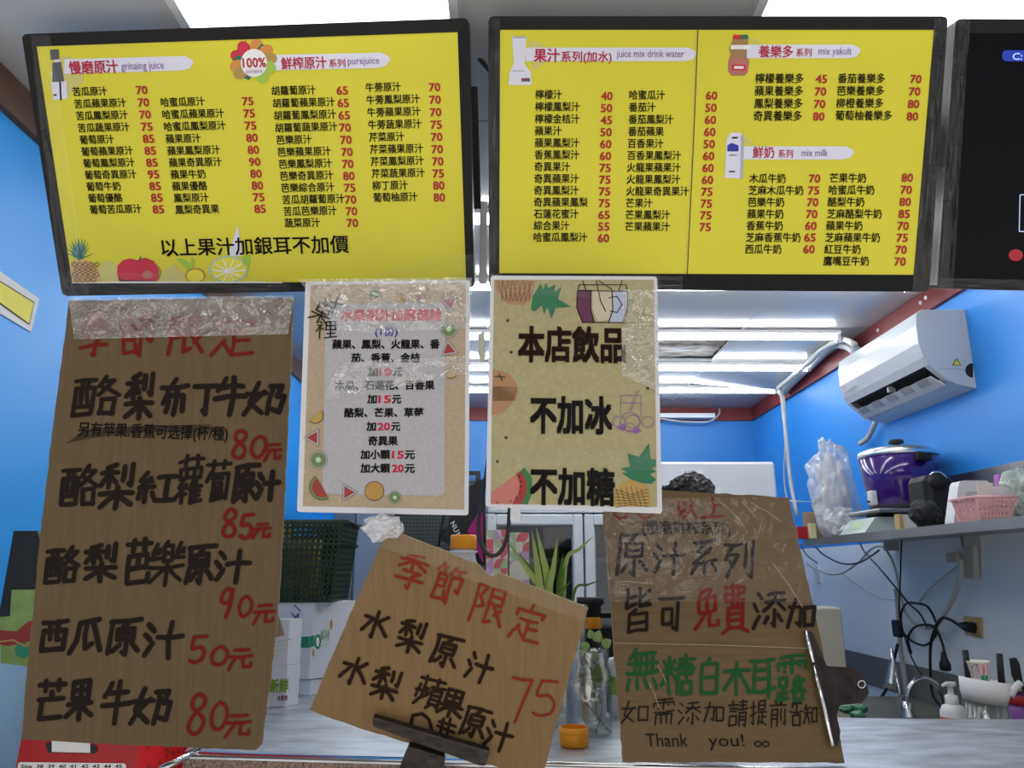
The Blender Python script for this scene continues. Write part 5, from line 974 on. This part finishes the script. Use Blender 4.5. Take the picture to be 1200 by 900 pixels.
mb = MB(); fa, fb = (.158, .722), (.112, .676); mb.prism([P_((.140, .712), ya+.04), P_((.140, .712), yb-.04), P_((.100, .676), yb-.02), P_((.100, .676), ya+.02)], V((-.004, 0, -.004)), M['ac']); mb.build('louvre_flap', ac)
for k in range(5):
    y0_ = ya+.07+k*.125; mb = MB(); mb.prism([P_((.146, .712), y0_), P_((.146, .712), y0_+.07), P_((.122, .690), y0_+.07), P_((.122, .690), y0_)], V((-.003, 0, -.003)), M['acd']); mb.build('louvre_slot', ac)
MB().box((XR-.150, (ya+yb)/2-.006, CH+.722), (XR-.120, (ya+yb)/2+.006, CH+.745), M['ac']).build('outlet_divider', ac)
sd = Plane((0, 0, 0), 0, 0, 0); sd.o = V((0, ya-.001, 1)); sd.n = V((0, -1, 0)); sd.u = V((1, 0, 0)); sd.v = V((0, 0, 1))
mb = MB(); sd.line(mb, [(1098, 433), (1115, 432), (1142, 434)], .9, M['acd'], .0003, False); mb.build('casing_seam', ac)
mb = MB(); sd.poly(mb, [(1121, 420), (1126.5, 428.5), (1115.5, 428)], M['ink'], .0004); sd.poly(mb, [(1121, 421.5), (1125.3, 427.8), (1116.8, 427.4)], M['yell'], .0008); mb.build('warning_triangle', ac)
sd.disc(mb := MB(), 1140, 434, 9, 8.5, M['blackm'], .0006, 16, 0, 90, 270); mb.build('pipe_hole', ac)
fr = Plane((0, 0, 0), 0, 0, 0); fr.o = V((XR-.193, 3, 1)); fr.n = V((-1, 0, 0)); fr.u = V((0, -1, 0)); fr.v = V((0, 0, 1)); mb = MB()
for k in range(5): fr.line(mb, [(990+k*2.2, 459-k*1.6), (991.4+k*2.2, 458-k*1.6)], 1, M['acd'], .001)
mb.build('maker_marks', ac)
# wrapped pipe run and wires
def pipe(pts, r, m, name, label, cat, X=XR-.03, n=8): return MB().tube(spline([onX(x, y, X) for x, y in pts], 6), r, m, n).build(name, None, label, cat)
pipe([(1004, 412), (992, 404), (975, 404), (958, 420), (940, 436), (925, 450), (916, 460)], .026, M['conduit'], 'refrigerant_pipe', 'thick wrapped white pipe from the air conditioner along the ceiling trim', 'pipe', XR-.06, 10)
pipe([(1002, 404), (988, 398), (965, 408), (945, 427), (925, 444), (912, 455)], .014, M['conduit'], 'refrigerant_pipe', 'thinner pipe running above the thick wrapped one', 'pipe', XR-.12, 10)
pipe([(1028, 490), (1018, 512), (1008, 520)], .012, M['wcable'], 'drain_hose', 'grey drain hose below the air conditioner', 'hose', XR-.03)
pipe([(985, 552), (970, 570), (955, 590), (957, 597)], .013, M['wcable'], 'drain_hose', 'grey hose emerging lower left of the clear plastic bag', 'hose', XR-.06)
pipe([(915, 455), (920, 500), (926, 560), (934, 605)], .012, M['wcable'], 'hanging_wire', 'thick white wire dropping from the ceiling corner', 'wire', XR-.10)
pipe([(919, 460), (921, 500), (919, 560), (925, 600)], .005, M['wcable'], 'hanging_wire', 'thin grey wire beside the thick dropping one', 'wire', XR-.05)
pipe([(750, 482), (790, 484), (830, 486), (842, 480), (843, 478)], .008, M['wcable'], 'ceiling_cable', 'thin cable sagging along the red trim of the back wall', 'cable', 1.6) if False else None
MB().tube(spline([atY(770, 490, 5.22), atY(800, 494, 5.22), atY(830, 494, 5.22), atY(842, 486, 5.22), atY(843, 479, 5.24)], 5), .006, M['wcable'], 6).build('ceiling_cable', None, 'thin cable sagging under the red trim of the back wall', 'cable')
MB().box((atY(740, 487, 5.2).x, 5.20, atY(700, 489, 5.2).z), (atY(838, 487, 5.2).x, 5.275, atY(700, 484, 5.2).z), M['white']).build('cable_trunking', None, 'white cable trunking along the top of the back wall', 'trunking')
MB().tube([CR.px(923, 586, -.003), onX(950, 588, XR-.01)], .002, M['whitep'], 6).build('white_string', None, 'thin white string stretched behind the green lettered sign', 'string')
# shelf
XS = 1.33; zs = CH+.111+.03; y0, y1 = 1.9, 3.52
sh = thing('wall_shelf', (XR, (y0+y1)/2, zs-.03), 'stainless steel shelf along the right wall', 'shelf')
MB().box((XS, y0, zs-.03), (XS+.012, y1, zs), M['steel2']).build('front_lip', sh); MB().box((XS+.012, y0, zs-.012), (XR, y1, zs-.001), M['steel2']).build('shelf_board', sh); MB().box((XR-.012, y0, zs), (XR-.001, 3.0, CH+.36), M['steel2']).build('rear_upstand', sh)
for y in (2.2, 2.85, 3.45): MB().box((XR-.06, y, zs-.05), (XR-.001, y+.02, zs-.012), M['steel2']).build('shelf_bracket', sh)
# kitchen scale
cx, cyy = 1.565, 3.04
def sbox(name, label, cat, parts, loc):
    t = thing(name, loc, label, cat)
    return t
t = thing('kitchen_scale', (cx-.02, cyy, zs), 'pale green kitchen scale under the purple rice cooker', 'scale')
fr_ = [V((XS+.005, cyy-.12, zs+.002)), V((XS+.30, cyy-.12, zs+.002)), V((XS+.30, cyy-.12, zs+.06)), V((XS+.05, cyy-.12, zs+.06))]
MB().prism(fr_, (0, .23, 0), M['scale']).build('scale_body', t)
mb = MB(); nn = V((-.055, 0, .045)).normalized()
def sl(u, v): return V((XS+.005+.045*v, cyy-.10+.26*u, zs+.002+.058*v))+V((-.0012, 0, .001))
mb.quad(sl(.15, .3), sl(.55, .3), sl(.55, .8), sl(.15, .8), M['palegreen']); 
for k in range(3): mb.quad(sl(.65+.1*k, .35), sl(.72+.1*k, .35), sl(.72+.1*k, .7), sl(.65+.1*k, .7), M['whitep'])
mb.build('display_keys', t)
MB().box((XS+.05, cyy-.15, zs+.075), (XS+.37, cyy+.12, zs+.09), M['steel2'], bev=.004).build('weighing_plate', t); MB().box((XS+.1, cyy-.04, zs+.06), (XS+.2, cyy+.06, zs+.075), M['blackm']).build('plate_support', t)
# rice cooker
zc = zs+.091; rc = thing('rice_cooker', (cx, cyy, zc), 'purple rice cooker with aluminium lid on the kitchen scale', 'rice cooker')
q = atY(1055, 560, cyy); cx = q.x; hb = atY(1055, 536, cyy).z-zc
MB().lathe([(0, .004), (.114, .004), (.121, .012), (.135, hb*.5), (.147, hb), (.143, hb), (0, hb-.01)], (cx, cyy, zc), M['cooker'], 40).build('body', rc)
MB().lathe([(.147, hb-.002), (.150, hb+.004), (.146, hb+.018), (.11, hb+.034), (.05, hb+.042), (0, hb+.043)], (cx, cyy, zc), M['alu'], 40).build('lid', rc)
MB().lathe([(.012, hb+.042), (.012, hb+.052), (.028, hb+.056), (.028, hb+.068), (.02, hb+.071), (0, hb+.071)], (cx, cyy, zc), M['blackm'], 20).build('lid_knob', rc)
MB().box((cx-.012, cyy-.168, zc+hb-.035), (cx+.045, cyy-.138, zc+hb-.005), M['blackm'], bev=.004).build('side_handle', rc)
MB().lathe([(.120, .002), (.125, .004), (.125, .016), (.121, .018)], (cx, cyy, zc), M['blackm'], 40).build('foot_ring', rc)
MB().box((cx-.146, cyy-.05, zc+.02), (cx-.122, cyy-.01, zc+.075), M['white'], bev=.004).build('switch_cover', rc)
MB().box((cx-.152, cyy-.035, zc+.03), (cx-.145, cyy-.02, zc+.037), M['blackm']).build('switch_lever', rc)
# plastic bag heap
def bagshape(v, p): return V((v.x*(1.15-.45*(v.z/.16+1)/2), v.y, max(v.z, -.13)))
cbx = atY(975, 570, 3.36)
bagA = crumple('plastic_bag', (cbx.x+.015, 3.39, zs+.20), .10, .075, .235, M['bag'], 'tall heap of crumpled clear plastic bags left of the rice cooker', 'plastic bag', 21, 4, .38, freq=3, shape=lambda v, p: V((v.x, v.y, max(v.z, -.195))))
bagB = crumple('plastic_bag', (cbx.x-.02, 3.255, zs+.058), .085, .06, .066, M['bag'], 'low crumpled clear bag at the foot of the tall heap', 'plastic bag', 31, 4, .35, freq=3, shape=lambda v, p: V((v.x, v.y, max(v.z, -.05))))
crumple('crumpled_filling', (cbx.x+.015, 3.39, zs+.175), .07, .05, .185, mat('white_plastic_film', (.75, .77, .78), .3, bump=1, bscale=50), None, None, 41, 4, .4, parent=bagA, freq=3.4, shape=lambda v, p: V((v.x, v.y, max(v.z, -.17))))
crumple('crumpled_filling', (cbx.x-.02, 3.26, zs+.05), .055, .04, .045, mat('white_plastic_film', (.75, .77, .78)), None, None, 43, 4, .35, parent=bagB, freq=3.4, shape=lambda v, p: V((v.x, v.y, max(v.z, -.045))))
# small boxes at the far end
def small(x0, x1, y0_, Y, m, name, label, cat, dp=.025, lo=None):
    a, b = atY(x0, y0_, Y), atY(x1, y0_, Y); t = MB().box((a.x, Y, lo if lo else zs+.0005), (b.x, Y+dp, a.z), m, bev=.002); return t.build(name, None, label, cat)
small(935, 948, 617, 3.44, M['redbox'], 'small_red_box', 'tiny red box at the far end of the shelf', 'box')
small(948, 956, 613, 3.42, mat('pale_yellow', (.7, .66, .35), .5), 'small_bottle', 'little pale yellow bottle beside the tiny red box', 'bottle')
small(942, 966, 600, 3.49, mat('brown_paper', (.45, .30, .2), .7), 'small_brown_box', 'small brown paper box behind the little yellow bottle', 'box')
a, b = atY(1053, 603, 2.72), atY(1080, 620, 2.72); t = thing('wooden_picture_box', ((a.x+b.x)/2, 2.73, zs), 'small wooden edged white box on the shelf front', 'box')
MB().box((a.x, 2.72, zs+.0005), (b.x, 2.75, a.z), M['whitep']).build('box_body', t); MB().box((a.x-.001, 2.717, zs+.0005), (a.x+.012, 2.751, a.z+.002), M['oldyel']).build('wooden_edge', t)
# black appliance
t = thing('black_coffee_machine', (atY(1095, 590, 2.62).x, 2.65, zs), 'black bulky appliance with chrome top between cooker and white box', 'appliance')
xa, xb = atY(1088, 590, 2.62).x, atY(1124, 590, 2.62).x; zq = atY(1100, 556, 2.62).z
MB().box((xa, 2.62, zs+.001), (xb, 2.76, zq), M['blackm'], bev=.02).build('appliance_body', t)
c = V(((xa+xb)/2-.01, 2.64, zq-.025)); MB().lathe([(0, -.03), (.026, -.03), (.03, -.02), (.03, .02), (.026, .03), (0, .03)], c, M['blackm'], 20, 'Y').build('round_dial', t)
mb = MB().tube([c+V((.033*math.cos(R(a)), -.02, .033*math.sin(R(a)))) for a in range(20, 150, 12)], .004, M['chrome'], 6); mb.build('chrome_arc', t)
crumple('black_pouch', (atY(1084, 600, 2.53).x, 2.53, zs+.045), .05, .045, .045, M['blackm'], 'soft black pouch leaning in front of the black appliance', 'pouch', 9, 3, .25, shape=lambda v, p: V((v.x, v.y, max(v.z, -.042))))
# white food box
t = thing('white_food_box', (atY(1135, 600, 2.38).x, 2.40, zs), 'white rounded foam food box standing on edge beside pink basket', 'container')
fb = Plane((0, 0, 0), 0, 0, 0); fb.o = V((0, 2.38, 1)); fb.n = V((0, -1, 0)); fb.u = V((1, 0, 0)); fb.v = V((0, 0, 1))
zz = fb.px(1130, 612)
fb.slab(MB(), rounded([(1124, 563), (1160, 563), (1163, 614), (1117, 616)], 6), M['white'], 0, .05).build('box_shell', t); fb.slab(MB(), rounded([(1131, 576), (1158, 576), (1160, 610), (1127, 611)], 3), mat('foam_grey', (.62, .63, .64), .5), .006, .006).build('raised_panel', t)
# pink basket
a0, b0, a1, b1 = [atY(*p, 2.22) for p in ((1149, 613), (1182, 610), (1141, 585), (1187, 580))]
t = thing('pink_basket', ((a0.x+b0.x)/2, 2.27, zs), 'small pink plastic basket of papers at the right end of the shelf', 'basket')
z0_ = zs+.001; z1_ = (a1.z+b1.z)/2; mb = MB()
for (p0, p1, q0, q1, nx) in [((a0.x, 2.22), (b0.x, 2.22), (a1.x, 2.21), (b1.x, 2.21), 9), ((b0.x, 2.22), (b0.x, 2.32), (b1.x, 2.21), (b1.x, 2.33), 8), ((a0.x, 2.32), (b0.x, 2.32), (a1.x, 2.33), (b1.x, 2.33), 9), ((a0.x, 2.22), (a0.x, 2.32), (a1.x, 2.21), (a1.x, 2.33), 8)]:
    wall(mb, (*p0, z0_), (*p1, z0_), (*q0, z1_), (*q1, z1_), nx, 5, M['pink'])
mb.box((a0.x, 2.22, z0_), (b0.x, 2.32, z0_+.004), M['pink']); mb.build('basket_lattice', t)
MB().tube([(a1.x-.004, 2.206, z1_), (b1.x+.004, 2.206, z1_), (b1.x+.004, 2.334, z1_), (a1.x-.004, 2.334, z1_), (a1.x-.004, 2.206, z1_)], .005, M['pink'], 6).build('basket_rim', t)
MB().box((a0.x+.012, 2.235, z0_+.006), (b0.x-.012, 2.30, z1_-.01), mat('pink_filling', (.80, .45, .45), .6)).build('folded_cloth', None, 'pale pink folded cloth filling the pink basket', 'cloth')
for k, (x, y, yy, mm) in enumerate([(1145, 566, 2.27, 'cream2'), (1160, 570, 2.28, 'whitep'), (1172, 574, 2.29, 'cream2')]):
    p0 = atY(x, y, yy); MB().box((p0.x, yy, z1_-.02), (p0.x+.045, yy+.004, p0.z), M[mm], rot=.1*(k-1)).build('paper_slip', None, ['cream paper at the left of the pink basket', 'white paper in the middle of the pink basket', 'low cream paper at the right of the pink basket'][k], 'paper')
crumple('green_plastic_bag', (atY(1212, 575, 2.3).x, 2.36, zs+.085), .065, .06, .085, mat('pale_green_film', (.50, .56, .50), .3, bump=1, bscale=40), 'pale green crumpled plastic bag at the right edge of the shelf', 'plastic bag', 51, 4, .3, shape=lambda v, p: V((v.x, v.y, max(v.z, -.08))))
a = atY(1170, 556, 2.50); MB().box((a.x, 2.50, zs+.001), (a.x+.03, 2.53, a.z), mat('orchid_pink', (.70, .22, .70), .5), bev=.003).build('orchid_box', None, 'orchid pink small box behind the pink basket', 'box')

# outlets
def plate(name, pts, m, label, th=.008):
    p = Plane((0, 0, 0), 0, 0, 0); p.o = V((XR-th, 3, 1)); p.n = V((-1, 0, 0)); p.u = V((0, -1, 0)); p.v = V((0, 0, 1))
    t = thing(name, p.px(*pts[2]), label, 'socket'); p.slab(MB(), pts, m, 0, th-.0005).build('face_plate', t); return t, p
t, p = plate('wall_socket', [(1120, 640), (1134, 639), (1136, 677), (1124, 677)], M['white'], 'white wall socket with a thick grey plug under the shelf'); p.slab(MB(), [(1134, 639), (1146, 639), (1148, 678), (1136, 677)], M['beige'], .02, .02).build('junction_box', t); p.slab(MB(), rounded([(1116, 648), (1128, 647), (1128, 659), (1117, 659)], 2), M['beige'], .025, .02).build('plug', t)
t, p = plate('wall_socket', [(1129, 722), (1149, 724), (1150, 748), (1131, 744)], M['oldyel'], 'yellowed wall socket with a black plug in it'); p.slab(MB(), [(1133, 728), (1144, 729), (1145, 742), (1134, 740)], M['beige'], .002, .002).build('socket_insert', t)
t, p = plate('wall_socket', [(953, 664), (958, 663), (962, 683), (957, 684)], M['white'], 'small white switch plate near the green lettered sign')
# cables on the right wall
cabs = [
 ('black_power_cord', .0045, 'cable', [(991, 622), (1003, 625), (1012, 645), (1030, 665), (1055, 695), (1065, 707), (1077, 718), (1084, 730), (1085, 735)], 'black cord running diagonally down from the kitchen scale', .06),
 ('black_power_cord', .004, 'cable', [(1076, 600), (1062, 610), (1057, 630), (1055, 680), (1054, 720), (1060, 745), (1068, 770), (1080, 790), (1095, 805), (1103, 815), (1106, 830)], 'black cord hanging vertically from the appliance to the sink', .08),
 ('black_power_cord', .006, 'cable', [(1080, 708), (1063, 707), (1056, 720), (1058, 740), (1070, 752), (1085, 756), (1096, 745), (1097, 730), (1088, 712), (1078, 707)], 'coiled loop of black cord left of the yellowed socket', .05),
 ('black_power_cord', .006, 'cable', [(1068, 766), (1064, 748), (1072, 735), (1086, 732), (1096, 736), (1103, 750), (1107, 765), (1107, 772)], 'black cord ending in a dangling two pin plug', .07),
 ('black_power_cord', .007, 'cable', [(1135, 735), (1125, 733), (1115, 727), (1105, 724), (1098, 732), (1092, 748), (1090, 770), (1092, 810), (1100, 825), (1108, 832)], 'black cord plugged into the yellowed socket', .06),
 ('black_power_cord', .005, 'cable', [(955, 640), (965, 650), (985, 660), (1005, 660), (1020, 652), (1030, 645)], 'black cord drooping under the far half of the shelf', .05),
 ('black_power_cord', .004, 'cable', [(938, 638), (945, 650), (958, 660)], 'short black cord under the far end of the shelf', .05),
 ('grey_cable', .007, 'wcable', [(945, 660), (965, 671), (985, 672), (1005, 660), (1020, 644), (1032, 640), (1042, 650), (1050, 670), (1054, 690), (1060, 715), (1068, 727), (1080, 735), (1092, 735)], 'grey white cable arching below the shelf', .04),
 ('grey_cable', .010, 'wcable', [(1126, 655), (1126, 675), (1118, 700), (1105, 722), (1097, 733), (1085, 736)], 'thick grey cable from the white socket', .05),
 ('grey_cable', .005, 'wcable', [(1122, 664), (1108, 675), (1090, 690), (1078, 705)], 'thin grey cable behind the thick socket cable', .03),
 ('grey_cable', .003, 'wcable', [(985, 670), (1005, 685), (1030, 700), (1050, 703)], 'thin grey wire pinned across the blue wall', .02),
 ('water_hose', .014, 'wcable', [(1050, 690), (1053, 720), (1055, 760), (1060, 790), (1065, 830), (1067, 850)], 'vertical grey water hose down to the tap', .03),
 ('black_hose', .008, 'cable', [(1052, 755), (1045, 785), (1040, 805), (1028, 822), (1012, 830)], 'black hose curving to the sink behind the bulldog clip', .10)]
for nm, r, m, pts, lb, dx in cabs: MB().tube(spline([onX(x, y, XR-dx) for x, y in pts], 5), r*.8, M[m], 8).build(nm, None, lb, 'cable')
q = onX(1107, 775, XR-.07); t = thing('dangling_plug', q, 'black two pin plug dangling beside the yellowed socket', 'plug')
MB().lathe([(.007, .035), (.012, .01), (.020, -.01), (.020, -.03), (.014, -.034), (0, -.034)], q, M['cable'], 12).build('plug_body', t)
for dx in (-.009, .009): MB().box((q.x-.002, q.y+dx-.002, q.z-.052), (q.x+.002, q.y+dx+.002, q.z-.033), M['chrome']).build('pin', t)
q = onX(1139, 735, XR-.03); MB().lathe([(.006, .09), (.014, .06), (.02, .03), (.02, 0)], q, M['cable'], 12, 'X').build('inserted_plug', None, 'black plug pushed into the yellowed socket', 'plug') if False else MB().tube([onX(1124, 732, XR-.05), onX(1131, 734, XR-.04), onX(1142, 736, XR-.01)], [.009, .018, .022], M['cable'], 10).build('inserted_plug', None, 'black plug pushed into the yellowed socket', 'plug')
q = onX(1052, 738, XR-.06); MB().box((q.x-.012, q.y-.03, q.z-.03), (q.x+.012, q.y+.03, q.z+.04), M['cable'], bev=.006).build('cable_clip', None, 'black clip bundling the cords above the tap', 'clip')
# steel backsplash and sink worktop
ZW = CH-.52
t = thing('sink_worktop', (1.45, 3.2, 0), 'stainless sink worktop and splashback along the right wall', 'worktop')
MB().box((XR-.008, 2.0, ZW), (XR-.001, 4.2, CH-.385), M['splash']).build('splashback', t); MB().box((1.02, 2.0, ZW-.03), (XR-.009, 3.52, ZW), M['splash']).build('worktop_slab', t); MB().box((1.05, 2.02, 0), (XR-.01, 3.5, ZW-.03), M['steelw']).build('base_cabinet', t)
# tap
q = onX(1062, 845, 1.52)
yT = 3.0; qa = [atY(x, y, yT) for x, y in [(1063, 830), (1064, 812), (1070, 800), (1082, 795), (1094, 800), (1100, 808)]]
t = thing('sink_tap', (qa[0].x, yT, ZW), 'chrome gooseneck tap at the sink', 'tap'); base = V((qa[0].x, yT, ZW)); MB().tube(spline([base]+qa, 5), .010, M['chrome'], 12).build('gooseneck', t); MB().lathe([(0, 0), (.028, 0), (.028, .01), (.016, .03), (.016, .06), (0, .06)], base, M['chrome'], 18).build('tap_base', t)
t = thing('spray_tap', (atY(1045, 840, yT).x, yT+.05, ZW), 'slim chrome spray nozzle left of the gooseneck tap', 'tap'); c0, c1 = atY(1046, 775, yT+.05), atY(1043, 800, yT+.05)
MB().tube([atY(1045, 760, yT+.05), c0, c1, atY(1042, 807, yT+.05)], [.004, .008, .018, .02], M['chrome'], 12).build('nozzle', t); MB().tube([atY(1048, 782, yT+.05), atY(1056, 820, yT+.05), V((atY(1058, 840, yT+.05).x, yT+.05, ZW))], .006, M['chrome'], 8).build('riser', t)
# beige box
Yb = 2.9; a, b = atY(955, 712, Yb), atY(993, 785, Yb); t = thing('paper_towel_dispenser', ((a.x+b.x)/2, Yb, ZW), 'tall beige dispenser box behind the bulldog clip', 'dispenser')
MB().box((a.x-.03, Yb, ZW), (b.x, Yb+.14, a.z), M['beige'], bev=.006).build('cover', t); MB().box((a.x-.01, Yb-.004, b.z), (b.x-.01, Yb, b.z+.006), M['acd']).build('seam', t)
for k, (x, y) in enumerate([(1005, 838), (1012, 832), (1000, 834)]): crumple('green_leaves', tuple(V((atY(x, y, 2.1).x, 2.1+.02*k, atY(x, y, 2.1).z))), .02, .02, .012, M['deepgreen'], None, None, k, 2, .3, None).__setitem__('label', ['dark green leaf bunch beside the bulldog clip', 'upper dark green leaf tuft near the clip', 'small dark green leaf scrap under the clip'][k])
for o in list(COL.objects):
    if o.name.startswith('green_leaves'): o['category'] = 'leaves'
# soap dispenser
Ys = 2.30; q = atY(1118, 842, Ys); hz = atY(1118, 825, Ys).z; t = thing('soap_dispenser', (q.x, Ys, ZW), 'white pump bottle with an orange label by the sink', 'bottle')
h0 = hz-ZW; MB().lathe([(0, .001), (.032, .001), (.034, .006), (.034, h0-.02), (.026, h0-.004), (.016, h0), (.014, h0), (0, h0)], (q.x, Ys, ZW), M['white'], 24).build('bottle_body', t)
MB().lathe([(.0343, h0-.10), (.0347, h0-.099), (.0347, h0-.034), (.0343, h0-.033)], (q.x, Ys, ZW), mat('orange_label', (.8, .14, .02), .5), 24).build('label_band', t)
MB().lathe([(.017, 0), (.017, .022), (.008, .026), (.007, .045), (.010, .046), (.010, .052), (0, .053)], (q.x, Ys, hz), M['white'], 18).build('pump_collar', t); MB().tube([(q.x+.014, Ys, hz+.052), (q.x-.012, Ys-.005, hz+.054), (q.x-.026, Ys-.008, hz+.049)], [.007, .006, .004], M['white'], 8).build('pump_spout', t)
# glass jug with utensil ring
Yj = 2.2; q = atY(1154, 822, Yj); zc2 = atY(1154, 822, Yj).z; R_ = .056; tl = Matrix.Rotation(R(7), 3, 'Y')
t = thing('utensil_jar', (q.x, Yj, ZW), 'glass jug with a white collar holding a paper cup and black handles', 'jar')
h0 = zc2-ZW
MB().lathe([(0, .002), (.064, .002), (.066, .01), (.048, h0), (.045, h0), (.062, .012), (0, .01)], (q.x, Yj, ZW), M['glass'], 28).build('glass_jug', t)
mb = MB()
for k in range(12): a_ = k*math.pi/6; mb.tube([(q.x+.066*math.cos(a_), Yj+.066*math.sin(a_), ZW+.01), (q.x+.05*math.cos(a_), Yj+.05*math.sin(a_), zc2)], .0025, M['glass'], 6)
mb.build('flutes', t)
MB().lathe([(.045, 0), (.052, -.002), (.058, .02), (.061, .055), (.056, .056), (.05, .03), (0, .02)], (q.x, Yj, zc2), M['whitep'], 28, tilt=tl).build('collar', t)
cpz = zc2+.024; c = thing('paper_cup', (q.x-.008, Yj, cpz), 'colourful patterned paper cup standing in the utensil jar', 'cup')
MB().lathe([(0, .001), (.022, .001), (.031, .075), (.033, .078), (.031, .08), (.029, .076), (.02, .004), (0, .004)], (q.x-.008, Yj, cpz), M['cream2'], 24).build('cup_wall', c)
mb = MB(); mosaic(lambda u, v, o: V((q.x-.008, Yj, cpz+.004+.07*v))+V((math.sin(-1.5+3*u), -math.cos(-1.5+3*u), 0))*(.0222+.0085*v+o*.4), 6, 5, ['rose', 'lav', 'palegreen', 'hotpink', 'violet'], mb, 5); mb.build('pattern_print', c)
mb = MB().add([V((q.x-.008, Yj, cpz+z))+V((math.sin(u), -math.cos(u), 0))*(.0235+.0085*(z/.07)) for u, z in ((-.3, .018), (.35, .018), (.35, .045), (-.3, .045))], [(0, 1, 2, 3)], M['green']); mb.build('green_badge', c)
for k, (x0_, y0_, x1_, y1_, lb) in enumerate([(1136, 800, 1131, 762, 'black utensil handle left of the patterned cup'), (1174, 803, 1171, 766, 'wide black utensil handle right of the patterned cup')]):
    MB().tube([atY(x0_, y0_, Yj), atY(x1_, y1_, Yj)], [.009, .008], M['blackm'], 8).build('utensil_handle', t)
# bucket on the far right
q = atY(1207, 835, 2.34); t = thing('cleaning_bucket', (q.x, 2.34, ZW), 'purple and red tub with white brush at the right picture edge', 'bucket')
hz = atY(1200, 816, 2.34).z-ZW; MB().lathe([(0, .002), (.04, .002), (.055, hz), (.052, hz), (.038, .006), (0, .006)], (q.x, 2.34, ZW), M['violet'], 24).build('tub_body', t); MB().lathe([(.0555, hz-.02), (.058, hz-.018), (.058, hz+.004), (.05, hz+.004)], (q.x, 2.34, ZW), M['redbox'], 24).build('red_rim', t)
MB().tube(spline([atY(1184, 816, 2.3), atY(1188, 808, 2.3), atY(1196, 800, 2.3)], 4), [.010]*9, M['white'], 8).build('white_brush', None, 'white brush head resting on the red rimmed tub', 'brush')
t = thing('black_knife', atY(1192, 800, 2.34), 'black handled scraper standing up at the right picture edge', 'utensil'); MB().prism([atY(*p, 2.34) for p in [(1185, 772), (1191, 771), (1195, 778), (1199, 800), (1195, 806), (1188, 793)]], (0, .01, 0), M['blackm']).build('scraper_blade', t); MB().tube([atY(1198, 800, 2.345), V((q.x, 2.345, ZW+.02))], .005, M['blackm'], 6).build('shaft', t)

bpy.data.objects.remove(_fo)
